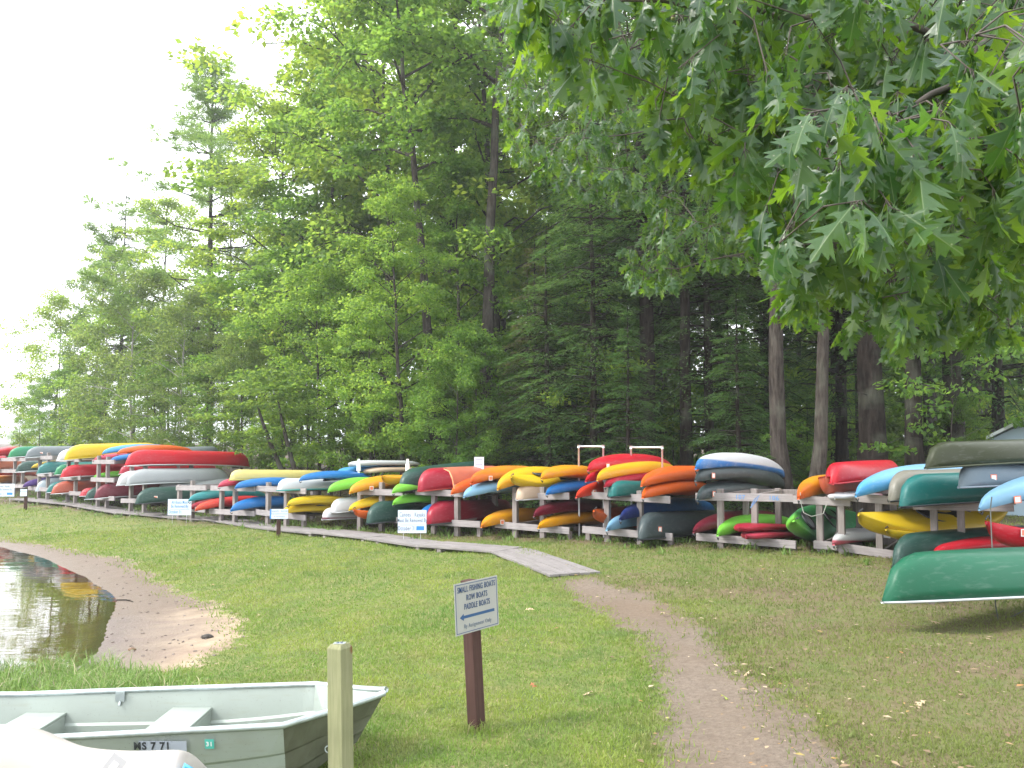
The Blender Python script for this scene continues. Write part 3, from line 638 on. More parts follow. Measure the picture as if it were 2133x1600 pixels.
# ------------------------------------------------------------ moulded paddle boat, only its seat back shows
t = NT('cream_polyethylene'); n1 = t.noise(t.obj(), 3, 4); c = t.mix(t.ramp(n1, [(.35, 0.0), (.75, .5)]), (.43, .40, .38), (.36, .325, .295)); CREAM = t.done(t.bsdf(c, .42, bump=n1, bstr=.15, bdist=.01))
DP = 3.95
def PB(px, py, D): return at(px, py, D)
root = empty('paddle_boat', (at(150, 1600, DP).x, DP, tz(-2.2, DP))); tag(root, 'cream moulded plastic paddle boat with a rounded seat back in the near corner', 'paddle boat')
rim = [(-260, 1640), (-150, 1590), (-60, 1530), (-20, 1517), (20, 1513), (55, 1520), (95, 1538), (130, 1554), (170, 1563), (230, 1568), (300, 1569), (355, 1565), (372, 1569), (380, 1580), (388, 1600), (400, 1660)]
r0 = root.location; secs = []
thick = [.02] * len(rim)
for i, (x, y) in enumerate(rim):
    c_ = PB(x, y, DP) - r0; sec = []
    hgt = c_.z
    back = .10 if 2 <= i <= 6 else .05
    for (dy, dz) in ((.62, -.45), (.50, -.30), (.34, -.17), (.17, -.055), (.06, -.008), (.0, 0), (-.05, -.015), (-.09, -.09), (-.11, -.22), (-.12, -.45)):
        sec.append((c_.x, c_.y + dy, max(.03, hgt + dz)))
    secs.append(sec)
lo_ = loft(secs); lo_.f.append(tuple(range(10))[::-1]); lo_.f.append(tuple(range(150, 160)))
ho = lo_.build('hull', CREAM, root, smooth=True); sb = ho.modifiers.new('s', 'SUBSURF'); sb.levels = sb.render_levels = 2
# inner seat dish in front of the rim
hd_ = [(-70, 1572), (0, 1556), (60, 1566), (140, 1592), (230, 1603), (330, 1601), (365, 1586)]
pl_ = MB().box((-.035, -.045, 0), (.035, .045, .002)).build('label_plate', simple('plate_grey', (.33, .32, .33), .5), root)
q = PB(236, 1597, DP - .12) - r0; pl_.matrix_basis = Matrix.Translation(q) @ Matrix.Rotation(.6, 4, 'Y') @ Matrix.Rotation(1.15, 4, 'X')
MB().box((-.013, -.02, .002), (.013, .02, .003)).build('white_mark', WHITE, pl_)
q = PB(386, 1598, DP - .05) - r0
MB().tube([q + Vector((-.012, 0, -.03)), q + Vector((0, 0, .008)), q + Vector((.022, .01, -.012)), q + Vector((.022, .0, -.07))], .012, 8).build('blue_strap', simple('sky_blue_strap', (.08, .35, .6), .6), root, smooth=True)

# ------------------------------------------------------------ boats
def canoe_mesh(L, W, H, flat=.0):
    """open double-ended hull, keel at z=0, gunwale at z=H"""
    secs = []; N = 26
    for i in range(N + 1):
        t = -1 + 2 * i / N; t = math.copysign(abs(t) ** .8, t); a = abs(t)
        w = W / 2 * max(0.0, 1 - a ** 2.4) ** .8 + .012
        gz = H * (.86 + .14 * a ** 3)
        s0 = 1 - 1.2 * H / (L / 2)
        k = H * .02 * a * a
        if a > s0: f = (a - s0) / (1 - s0); k += (gz - k) * (1 - math.sqrt(max(0, 1 - f ** 2))) * .93
        x = t * L / 2; row = []
        for j in range(-7, 8):
            an = abs(j) / 7 * math.pi / 2; y = math.copysign(w * math.sin(an) ** .72, j) if j else 0
            row.append((x, y, k + (gz - k) * (1 - math.cos(an)) ** 1.15))
        secs.append(row)
    return loft(secs), secs
def kayak_mesh(L, W, H, rocker=.16, nose=.9, blunt=.02):
    secs = []; N = 26
    for i in range(N + 1):
        t = -1 + 2 * i / N; t = math.copysign(abs(t) ** .8, t); a = abs(t)
        w = W / 2 * max(0.0, 1 - a ** 1.75) ** .95 + blunt
        ke = H * .30 * a ** 2.4; sh = H * (.58 + .17 * a ** 2); dk = H * (.72 + .28 * math.exp(-((t - .05) / .42) ** 2) + .06 * a ** 3)
        if a > .80: f = (a - .80) / .20; ke += (sh - ke) * .75 * (1 - math.sqrt(max(0, 1 - f * f))); dk = dk + (sh - dk) * .75 * f ** 2
        bn = .30 * H * a ** 2; ke += bn; sh += bn; dk += bn
        row = []
        for j in range(18):
            an = j / 18 * 2 * math.pi; cy_, sy_ = math.cos(an), math.sin(an)
            y = math.copysign(abs(cy_) ** .78, cy_) * w
            if sy_ < 0: z = sh - (sh - ke) * abs(sy_) ** .75
            else: z = sh + (dk - sh) * abs(sy_) ** 1.1
            row.append((t * L / 2 * (1 + .0 * sy_), y, z))
        secs.append(row)
    m = loft(secs, close=True); n = 18
    m.f.append(tuple(range(n))); m.f.append(tuple(range((len(secs) - 1) * n, len(secs) * n))[::-1]); return m
def board_mesh(L, W, H):
    secs = []; N = 22
    for i in range(N + 1):
        t = -1 + 2 * i / N; t = math.copysign(abs(t) ** .75, t); a = abs(t); w = W / 2 * max(0, 1 - a ** 2.6) ** .6 + .004; z0 = H * .8 * max(0, a - .5) ** 2 * 2.2
        secs.append([(t * L / 2, math.cos(j / 12 * 6.2832) * w, z0 + H / 2 + math.copysign(abs(math.sin(j / 12 * 6.2832)) ** .6, math.sin(j / 12 * 6.2832)) * H / 2 * (1 - .5 * a ** 6)) for j in range(12)])
    m = loft(secs, True); m.f.append(tuple(range(12))); m.f.append(tuple(range(N * 12, N * 12 + 12))[::-1]); return m
STK = simple('orange_sticker', (.80, .22, .12), .5); STKW = simple('white_sticker', (.8, .8, .78), .5)
ALU_RIM = simple('aluminium_rim', (.55, .58, .60), .35, .5); DARK_RIM = simple('black_vinyl_rim', (.03, .035, .04), .5)
COCK = simple('cockpit_shade', (.012, .012, .013), .8)
RED=(.62,.012,.03); CRIM=(.40,.01,.035); MAR=(.16,.008,.025); ORG=(.78,.13,.012); ORR=(.68,.045,.015); YEL=(.80,.55,.015); YOR=(.78,.36,.01); LIME=(.20,.62,.05); GRN=(.02,.27,.10); DGR=(.018,.07,.055); TEAL=(.01,.17,.16); CGR=(.010,.145,.075)
BLU=(.015,.19,.55); NAVYC=(.006,.022,.14); LBL=(.25,.50,.72); SKY=(.08,.36,.68); WHT=(.70,.72,.74); GRY=(.20,.23,.25); DGY=(.055,.08,.085); BEI=(.62,.47,.34); PNK=(.62,.05,.10); OLV=(.045,.055,.022); SIL=(.42,.45,.47); PYL=(.72,.62,.22); SAL=(.72,.22,.13); BLG=(.22,.29,.35); BGR=(.25,.24,.20); PUR=(.10,.02,.22); BRO=(.50,.10,.05); ORY=(.80,.30,.02)
nboat = 0; BOATS = []
def boat(kind, c, x0, y0, x1, y1, hpx, label, off=-.55, D=None, c2=None, mode='len', split=(.25, .55), roll=0, stick=False, rim=None, cat=None, L=None, sag=0, hat=False, cock=None, z0=0, word=None):
    """kind C/c canoe, K/k kayak, S board; capitals lie keel up. (x0,y0) near tip and (x1,y1) far tip as seen."""
    global nboat; nboat += 1; BOATS.append(((x0 + min(x1, 2133)) / 2, label))
    p, n, tdir = row_at(x0, off)
    if D is not None:
        base, n, tdir = row_at(x0, 0); p = Vector((ray(x0, 1000).x / ray(x0, 1000).y * D, D))
    q1 = ray(x1, 1000); q1 = q1.x / q1.y
    yaw = math.atan2(n.y, n.x) + R.uniform(-.03, .03)
    Lg = L is not None
    if L is None:
        d_ = (math.cos(yaw), math.sin(yaw)); den = d_[0] - q1 * d_[1]; L = (q1 * p.y - p.x) / den if abs(den) > 1e-3 else 4
        if L < 0: L = 4.6
        L = min(max(L, 2.3 if kind.upper() != 'C' else 3.0), 5.0)
    if Lg:
        best = None
        for k_ in range(181):
            yw = math.radians(-20 + k_ * .7); e_ = p + Vector((math.cos(yw), math.sin(yw))) * L
            if e_.y < 2: continue
            er = abs(e_.x / e_.y - q1) + .002 * abs(yw - yaw)
            if best is None or er < best[0]: best = (er, yw)
        yaw = best[1]
    d_ = Vector((math.cos(yaw), math.sin(yaw))); e = p + d_ * L; Dm = (p.y + e.y) / 2
    za, zb = zpix(y0, p.y, x0), zpix(y1, e.y, x1)
    if abs(zb - za) > .22 * L: zb = za + math.copysign(.22 * L, zb - za)
    H = 1.2 * hpx / F * (p.y * .75 + e.y * .25)
    a3 = Vector((p.x, p.y, za)); b3 = Vector((e.x, e.y, zb)); X = (b3 - a3); LL = X.length; X.normalize()
    Y = Vector((0, 0, 1)).cross(X).normalized(); Zv = X.cross(Y); C = (a3 + b3) / 2
    up = kind.islower(); k = kind.upper()
    H = {'C': min(max(H, .26), .46), 'K': min(max(H * 1.0, .22), .42), 'S': min(max(H, .07), .13)}[k]
    ar = roll + (0 if up else math.pi)
    Mw = Matrix.Translation(C) @ Matrix((( X.x, Y.x, Zv.x, 0), (X.y, Y.y, Zv.y, 0), (X.z, Y.z, Zv.z, 0), (0, 0, 0, 1))) @ Matrix.Rotation(ar, 4, 'X') @ Matrix.Translation((0, 0, -H * (.62 if k == 'K' else .5)))
    nm = {'C': 'canoe', 'K': 'kayak', 'S': 'paddle_board'}[k]
    root = empty(nm); root.matrix_basis = Mw
    tag(root, label, cat or {'C': 'canoe', 'K': 'kayak', 'S': 'paddle board'}[k], 'canoes and kayaks stored on the racks')
    mat = plastic(c, c2, mode, split=split)
    W = {'C': .84, 'K': .68, 'S': .72}[k]
    if k == 'C':
        m, secs = canoe_mesh(LL, W, H); h = m.build('hull', mat, root, smooth=True)
        so = h.modifiers.new('thick', 'SOLIDIFY'); so.thickness = .012; so.offset = -1
        rm = MB()
        for j in (0, -1): rm.tube([Vector(s[j]) for s in secs], .014, 6)
        rm.build('gunwale', rim or ALU_RIM, root, smooth=True)
        for tx in (-.32, .0, .32):
            wy = W / 2 * (1 - abs(tx * 2) ** 2.4) ** .8
            MB().box((tx * LL - .03, -wy, H * .80), (tx * LL + .03, wy, H * .80 + .02)).build('thwart', WOOD_GREY, root)
    elif k == 'K':
        m = kayak_mesh(LL, W, H); h = m.build('hull', mat, root, smooth=True)
        ck = [(.08 + .0) * LL + .42 * math.cos(w * .5236) for w in range(13)]
        ringp = [Vector((.02 * LL + .46 * math.cos(w * math.pi / 8), .21 * math.sin(w * math.pi / 8), H * .985 + .012 - .05 * abs(math.sin(w * math.pi / 8)) ** 2 + .0)) for w in range(17)]
        MB().tube(ringp, .014, 6, cap=False).build('cockpit_rim', DARK_RIM, root, smooth=True)
        MB().add([(v.x, v.y * .96, v.z + .002) for v in ringp[:-1]], [tuple(range(16))]).build('cockpit_shade_disc', COCK, root)  # flat near-black disc painted in place of the shaded hollow inside
        for s in (-1, 1):
            hx = s * (LL / 2 - .09)
            MB().tube([(hx - .03, 0, H * 1.12), (hx + s * .05, .0, H * 1.22), (hx + s * .1, 0, H * 1.1)], .009, 6).build('carry_handle', DARK_RIM, root)
        if hat:
            for hx, rr in ((-.30, .155), (-.17, .0)):
                if rr:
                    rp_ = [Vector((hx * LL + rr * 1.25 * math.cos(w * math.pi / 8), rr * math.sin(w * math.pi / 8), H * .90 + .012)) for w in range(17)]
                    MB().tube(rp_, .02, 6, cap=False).build('hatch_rim', DARK_RIM, root, smooth=True)
                    MB().add([(v.x, v.y, v.z + .004) for v in rp_[:-1]], [tuple(range(16))]).build('hatch_cover', simple('grey_hatch', (.30, .34, .38), .5), root)
    else:
        board_mesh(LL, W, H).build('board', mat, root, smooth=True)
    if stick:
        sx = -LL / 2 + .42; sgn = 1 if up else -1
        # sticker on the flank that faces the lawn: nearer side is -Y in world frame of the hull
        Mi = Mw.inverted(); camside = (Mi @ Vector((0, 0, EYE))).y; sy = math.copysign(1, camside)
        a_ = abs(sx / (LL / 2)); wy = (W / 2 * (1 - a_ ** 2.1) ** .85 + .02) if k == 'K' else W / 2 * (1 - a_ ** 2.4) ** .8 + .012
        zz = H * (.75 if k == 'K' else .62); yy = sy * (wy * .90 + .012)
        an = math.atan2(wy, LL / 2 - abs(sx)) * .75
        s_ = MB().box((-.045, -.045, 0), (.045, .045, .002)).box((-.03, -.03, .002), (.03, .03, .003))
        ob = s_.build('sticker', STK if stick == 1 else STKW, root)
        ob.matrix_basis = Matrix.Translation((sx, yy, zz)) @ Matrix.Rotation(-sy * an * -1 if False else (sy * -1) * -an, 4, 'Z') @ Matrix.Rotation(math.pi / 2 if sy < 0 else -math.pi / 2, 4, 'X')
        MB().box((-.033, -.033, .003), (.033, .033, .0035)).build('print', WHITE if stick == 1 else STK, ob)
    if word:
        Mi = Mw.inverted(); sy = math.copysign(1, (Mi @ Vector((0, 0, EYE))).y); sx = -LL / 2 + 1.0
        a_ = abs(sx / (LL / 2)); wy = W / 2 * (1 - a_ ** 2.4) ** .8 + .012
        h_ = empty('hull_lettering', parent=root); h_.matrix_basis = Matrix.Translation((sx, sy * (wy + .02), H * .78)) @ Matrix.Rotation(sy * .22, 4, 'Z') @ Matrix.Rotation(math.pi / 2 if sy < 0 else -math.pi / 2, 4, 'X')
        text(word, .085, WHITE, h_, 0, 0, bold=.003)
    return root
B = boat
# --- nearest, right edge
B('C', CGR, 1832, 1203, 2560, 1172, 92, 'big mid green canoe keel up on the ground supports nearest the camera', D=8.2, L=4.8)
B('C', TEAL, 1872, 1022, 2260, 1008, 76, 'dark teal canoe keel up on the upper rail above the yellow kayak', off=-.9, stick=0, rim=DARK_RIM, L=4.4)
B('C', BGR, 1851, 1012, 2140, 1000, 62, 'beige grey canoe half hidden behind the dark teal canoe', off=-.35, rim=DARK_RIM, L=4.0)
B('K', LBL, 1781, 1013, 2040, 985, 42, 'pale blue and white kayak pointing left beside the beige grey canoe', off=-.5, c2=SKY, mode='h', L=3.0)
B('C', OLV, 1928, 948, 2430, 930, 44, 'olive green canoe keel up on top of everything at the right edge', off=-1.6, rim=simple('olive_rim', (.05, .06, .03), .5), L=4.8)
B('C', BLG, 1997, 988, 2380, 985, 44, 'grey blue canoe under the olive canoe', off=-1.3, rim=simple('blue_grey_rim', (.25, .3, .36), .5), stick=1, L=4.4)
B('K', LBL, 2036, 1040, 2380, 985, 44, 'pale blue kayak with printed decals cut by the right edge', off=-1.9, stick=1, L=3.0)
B('k', YEL, 1778, 1092, 2085, 1082, 52, 'large yellow kayak with open cockpit below the dark teal canoe', off=-.8, roll=.45, L=3.3)
B('k', YEL, 1842, 1116, 2060, 1108, 26, 'small yellow kayak bow tucked under the large yellow kayak', off=-.6, L=3.0)
B('C', DGR, 1855, 1148, 2200, 1120, 60, 'very dark green canoe behind the big mid green canoe', off=-1.2, rim=DARK_RIM, L=4.4)
B('K', RED, 1940, 1142, 2170, 1128, 24, 'red kayak keel up showing just above the big mid green canoe', off=-.9, L=3.0)
B('k', RED, 2050, 1116, 2390, 1116, 56, 'bright red kayak cut by the right edge above the mid green canoe', off=-2.0, L=3.2, stick=2)
B('C', RED, 1734, 986, 2010, 974, 34, 'bright red kayak hull lying on top of the dark red boat', off=-.35, rim=simple('red_rim', (.45, .02, .03), .5))
B('c', BRO, 1720, 1013, 1940, 1010, 30, 'brick red open boat under the bright red hull', off=-.3, rim=simple('red_rim', (.3, .03, .02), .5))
B('K', ORG, 1662, 1019, 1830, 1012, 38, 'orange kayak with yellow tip at the left end of the right rack', off=-.45, c2=YOR, split=(.0, .18))
B('S', WHT, 1738, 1031, 1860, 1033, 12, 'white and pink paddle board under the brick red boat', off=-.5, c2=PNK)
B('k', LIME, 1632, 1097, 1850, 1082, 56, 'green and yellow kayak lying on edge with round grey hatches', off=-.75, roll=.95, c2=GRN, split=(.0, .25), hat=True)
B('K', WHT, 1733, 1120, 1890, 1118, 28, 'white kayak with a dark pink lower edge under the large yellow kayak', off=-.5, c2=PNK, mode='h', split=(.50, .54))
B('K', LIME, 1493, 1098, 1690, 1092, 34, 'lime green kayak on the lower rail below the stack of grey kayaks', off=-.45)
B('S', CRIM, 1538, 1096, 1680, 1102, 15, 'upper one of the flat dark red paddle boards by the lime kayak', off=-.75)
B('S', PNK, 1552, 1111, 1700, 1117, 16, 'lower one of the flat dark red paddle boards by the lime kayak', off=-.75)
# --- stack of three
B('K', WHT, 1450, 957, 1672, 985, 38, 'white topped blue kayak at the top of the stack of three', off=-.55, c2=BLU, mode='h', split=(.52, .56))
B('K', DGY, 1449, 981, 1662, 1007, 40, 'middle dark grey kayak of the stack of three', off=-.55, stick=1)
B('K', DGY, 1452, 1021, 1660, 1030, 38, 'lowest dark grey kayak of the stack of three resting on the rail', off=-.5, stick=1)
B('K', MAR, 1443, 1096, 1625, 1072, 26, 'dark red open kayak behind the lime green kayak', off=-.5)
B('C', DGY, 1331, 1096, 1600, 1084, 48, 'almost black canoe keel up on the lower rail beside the navy kayak', off=-.6, stick=1, rim=DARK_RIM)
B('K', NAVYC, 1291, 1065, 1560, 1055, 34, 'navy blue kayak above the almost black canoe', off=-.55, c2=BLU, split=(.1, .45))
B('K', LBL, 1263, 1087, 1480, 1078, 34, 'light blue kayak with small dark markings left of the almost black canoe', off=-.5)
B('k', ORG, 1229, 1078, 1420, 1074, 32, 'orange kayak on its side left of the light blue kayak', off=-.4, c2=ORR, roll=.5)
B('K', ORG, 1338, 1022, 1480, 1018, 30, 'lower orange kayak of the orange pair beside the grey stack', off=-.6)
B('K', ORG, 1336, 996, 1500, 990, 32, 'upper orange kayak of the orange pair beside the grey stack', off=-.6)
B('C', TEAL, 1270, 1018, 1440, 1012, 28, 'teal canoe keel up between the galvanised pipe and the orange pair', off=-.45, rim=DARK_RIM)
B('K', CRIM, 1259, 1003, 1430, 985, 22, 'crimson kayak above the teal canoe', off=-.5)
B('K', YEL, 1244, 986, 1410, 976, 28, 'yellow kayak lying over the crimson kayak', off=-.55, c2=YOR, mode='h', split=(.1, .4))
B('K', RED, 1225, 965, 1400, 968, 30, 'red kayak topmost behind the white pipe frames', off=-.4, stick=1)
B('K', RED, 1220, 991, 1390, 990, 24, 'short red kayak bow under the topmost red kayak', off=-.35, stick=2)
B('K', ORR, 1200, 1022, 1390, 1010, 28, 'orange red kayak with white sticker at the foot of the red pair', off=-.45, c2=ORG, stick=2)
# --- middle
B('K', ORR, 1128, 985, 1255, 990, 26, 'yellow orange kayak with a red nose above the bright blue kayak', off=-.5, c2=YOR, split=(.12, .35))
B('K', BLU, 1138, 1018, 1300, 1012, 24, 'bright blue kayak on the upper rail below the red nosed kayak', off=-.45)
B('C', BEI, 1078, 1027, 1240, 1018, 24, 'pale beige open canoe end resting on the upper rail', off=-.45)
B('k', YEL, 1062, 1005, 1200, 990, 26, 'lemon yellow kayak tilted over the beige canoe', off=-.6, c2=YEL, roll=.3)
B('K', YEL, 1036, 1005, 1170, 985, 30, 'olive yellow kayak left of the lemon yellow kayak', off=-.5, c2=YOR, mode='h', split=(.1, .5))
B('K', LBL, 966, 1024, 1110, 1012, 24, 'light blue hull on the upper rail under the orange kayaks', off=-.55)
B('K', ORR, 980, 992, 1140, 988, 28, 'red to orange kayak with white sticker above the light blue hull', off=-.4, c2=ORY, split=(.15, .4), stick=2)
B('K', ORG, 940, 1016, 1110, 1000, 26, 'orange kayak with a narrow bow left of the light blue hull', off=-.5, c2=ORR)
B('C', CRIM, 872, 1000, 1050, 990, 46, 'salmon nosed crimson canoe tied with an orange strap', off=-.5, c2=SAL, split=(.38, .1), rim=simple('red_rim', (.3, .03, .02), .5))
B('C', DGR, 832, 1002, 1010, 978, 38, 'dark green canoe sloping up behind the crimson strapped canoe', off=-.4, rim=DARK_RIM)
B('K', LIME, 818, 1016, 930, 1010, 22, 'lime green bow poking out below the dark green sloping canoe', off=-.6)
B('k', YOR, 795, 1004, 910, 986, 24, 'amber kayak with open cockpit left of the dark green sloping canoe', off=-.35)
B('K', ORG, 728, 1016, 850, 1000, 24, 'amber kayak with an orange nose and white sticker', off=-.55, c2=YOR, split=(.1, .25), stick=2)
B('K', LIME, 684, 1013, 790, 1010, 24, 'pale green kayak bow beside the amber orange nosed kayak', off=-.5)
B('K', BLU, 874, 1066, 1000, 1055, 26, 'royal blue kayak behind the mottled crimson canoe', off=-.45)
B('C', CRIM, 890, 1069, 1056, 1060, 40, 'mottled crimson canoe keel up on the lower rail', off=-.5, c2=MAR, rim=DARK_RIM)
B('K', ORR, 1003, 1084, 1160, 1074, 28, 'yellow kayak with a red nose on the lower rail right of the mottled canoe', off=-.55, c2=YOR, split=(.15, .3), stick=2)
B('K', MAR, 1112, 1062, 1290, 1055, 26, 'maroon kayak on the lower tier above the amber kayak', off=-.5)
B('K', YOR, 1121, 1087, 1310, 1078, 26, 'deep yellow kayak lying directly below the maroon kayak', off=-.55)
B('K', LIME, 819, 1041, 930, 1040, 20, 'lime green kayak on top of the lettered dark green canoe', off=-.5)
B('C', DGR, 765, 1068, 960, 1058, 38, 'dark green canoe with white hull lettering on the lower rail', off=-.6, rim=DARK_RIM, word='SPORTIZ 3M ME')
B('k', ORG, 737, 1073, 840, 1062, 22, 'squarish orange kayak end left of the lettered canoe', off=-.7)
B('K', YEL, 728, 1054, 830, 1038, 15, 'slim yellow kayak above the squarish orange end', off=-.6)
B('C', WHT, 690, 1054, 830, 1040, 24, 'white canoe sloping up behind the slim yellow kayak', off=-.45, c2=GRY, split=(.4, .9))
B('C', WHT, 673, 1070, 790, 1066, 18, 'white and maroon boat at the foot of the sloping white canoe', off=-.4, c2=MAR, mode='h', split=(.5, .56))
B('K', YEL, 600, 1043, 703, 1048, 19, 'upper yellow kayak of the yellow pair', off=-.5)
B('K', YEL, 588, 1060, 695, 1063, 19, 'lower yellow kayak of the yellow pair', off=-.5)
B('K', BLU, 482, 1053, 596, 1048, 24, 'blue kayak fading to green on the lower rail', off=-.55, c2=GRN, split=(.62, .5))
B('K', TEAL, 394, 1034, 530, 1030, 20, 'turquoise kayak behind the All Boats notice', off=-.5, c2=(.02,.3,.33), mode='h')
B('K', ORG, 408, 1054, 560, 1042, 20, 'orange to red kayak on the lower rail behind the All Boats notice', off=-.5, c2=RED, split=(.2, .45))
B('K', CRIM, 396, 1052, 500, 1046, 18, 'dark red kayak hidden behind the orange to red kayak', off=-.2)
B('K', BLU, 490, 1008, 590, 1008, 19, 'azure kayak on the upper rail under the pale yellow canoe', off=-.5)
B('K', PNK, 455, 1005, 570, 1004, 19, 'raspberry pink kayak left of the azure kayak', off=-.4)
B('C', PYL, 478, 989, 648, 990, 15, 'long pale yellow canoe topmost of its rack', off=-.4, rim=simple('yellow_rim', (.4, .35, .1), .6))
B('K', BLU, 624, 993, 735, 993, 16, 'blue kayak with a white flash above the white and teal hull', off=-.45, c2=BLU)
B('C', WHT, 578, 1009, 735, 1008, 21, 'white hull with a teal lower edge on the upper rail', off=-.5, rim=simple('teal_rim', (.02, .3, .3), .5))
B('S', WHT, 727, 964, 873, 965, 10, 'long white paddle board topmost on the white poles', off=1.1, D=None)
B('S', SKY, 707, 979, 812, 973, 9, 'thin blue paddle board sticking out below the white board', off=1.1)
B('S', BEI, 760, 979, 866, 978, 9, 'cream paddle board lowest on the white poles', off=1.3)
# --- left
B('C', RED, 259, 953, 520, 958, 34, 'long bright red canoe keel up topmost of the left rack', off=-.6)
B('C', GRY, 264, 944, 445, 938, 16, 'slim grey canoe behind the long bright red canoe', off=.6)
B('C', CRIM, 247, 978, 385, 970, 15, 'narrow crimson canoe under the long bright red canoe', off=-.2, c2=RED)
B('C', SIL, 262, 994, 476, 990, 28, 'silver aluminium canoe keel up on the middle rail', off=-.7)
B('C', WHT, 243, 996, 400, 992, 25, 'dull white canoe just left of the silver canoe', off=-.5)
B('C', DGR, 283, 1033, 465, 1026, 28, 'dark green canoe on the lowest rail below the silver canoe', off=-.7, stick=2, rim=DARK_RIM)
B('C', SIL, 330, 1011, 470, 1003, 15, 'second silver hull showing under the aluminium canoe', off=.2)
B('C', MAR, 197, 1023, 400, 1016, 26, 'wine red canoe on the lowest rail left of the dark green one', off=-.4)
B('C', DGR, 178, 1027, 320, 1022, 22, 'dull green canoe end beside the wine red canoe', off=-.3)
B('C', WHT, 167, 1025, 250, 1023, 12, 'small white and red hull end left of the dull green canoe', off=-.2, c2=RED, mode='h', split=(.1, .2))
B('C', BRO, 107, 1016, 260, 1010, 22, 'orange brown canoe on the lowest rail', off=-.5, c2=BRO)
B('C', TEAL, 97, 1015, 210, 1010, 19, 'dark teal canoe end left of the orange brown canoe', off=-.3)
B('C', (.50,.58,.64), 74, 1010, 260, 1003, 22, 'pale blue white canoe above the dark teal end', off=-.2)
B('C', RED, 125, 982, 260, 977, 22, 'bright red canoe on the middle rail of the far rack', off=-.5)
B('C', GRN, 112, 978, 230, 975, 19, 'bluish green canoe behind the middle rail red canoe', off=-.3, c2=TEAL)
B('C', TEAL, 75, 975, 230, 970, 21, 'deep teal canoe left of the bluish green canoe', off=-.4)
B('K', YEL, 64, 969, 190, 961, 12, 'slim yellow kayak over the deep teal canoe', off=-.2)
B('C', DGR, 31, 972, 150, 968, 19, 'very dark green canoe left of the slim yellow kayak', off=-.5)
B('C', SAL, -24, 968, 110, 966, 20, 'salmon pink canoe at the left edge on the middle rail', off=-.5, L=4.2)
B('C', RED, -30, 957, 90, 956, 12, 'light red hull above the salmon pink canoe', off=-.2, c2=PNK)
B('C', YEL, 132, 942, 262, 936, 28, 'large yellow canoe topmost of the far rack', off=-.6, rim=simple('yellow_rim', (.5, .4, .05), .6))
B('C', WHT, 116, 947, 220, 950, 22, 'white canoe nose beneath the large yellow canoe', off=-.5)
B('C', GRY, 50, 942, 190, 940, 20, 'dark grey canoe topmost left of the white nose', off=-.5, stick=2)
B('C', GRN, 14, 942, 120, 939, 19, 'forest green canoe left of the dark grey canoe', off=-.4, c2=TEAL)
B('K', RED, -24, 945, 70, 942, 18, 'red kayak bow at the left edge left of the forest green canoe', off=-.5, L=3.4)
B('K', SKY, 211, 938, 330, 934, 15, 'sky blue kayak bow right of the large yellow canoe', off=-.1)
B('K', ORG, 242, 938, 340, 937, 15, 'orange kayak right of the sky blue bow', off=-.2)
B('K', BLU, 228, 954, 330, 952, 14, 'royal blue hull below the orange kayak behind the red canoe', off=-.1)
B('K', PNK, 193, 953, 300, 952, 14, 'magenta hull below the large yellow canoe', off=-.1)
B('K', YOR, -28, 1001, 60, 1000, 15, 'amber kayak at the left edge on the lowest rail', off=-.5, L=3.4, c2=ORG)
B('K', ORR, -28, 988, 80, 987, 12, 'orange red kayak at the left edge above the amber kayak', off=-.2, L=3.6)
B('K', PUR, 48, 1006, 120, 1004, 17, 'purple and blue kayak right of the amber kayak', off=-.4, c2=NAVYC)
B('K', LIME, 193, 990, 260, 990, 13, 'small lime green kayak end between the rack posts', off=-.1)
B('K', TEAL, 210, 990, 330, 990, 15, 'blackish teal kayak right of the small lime end', off=.2)

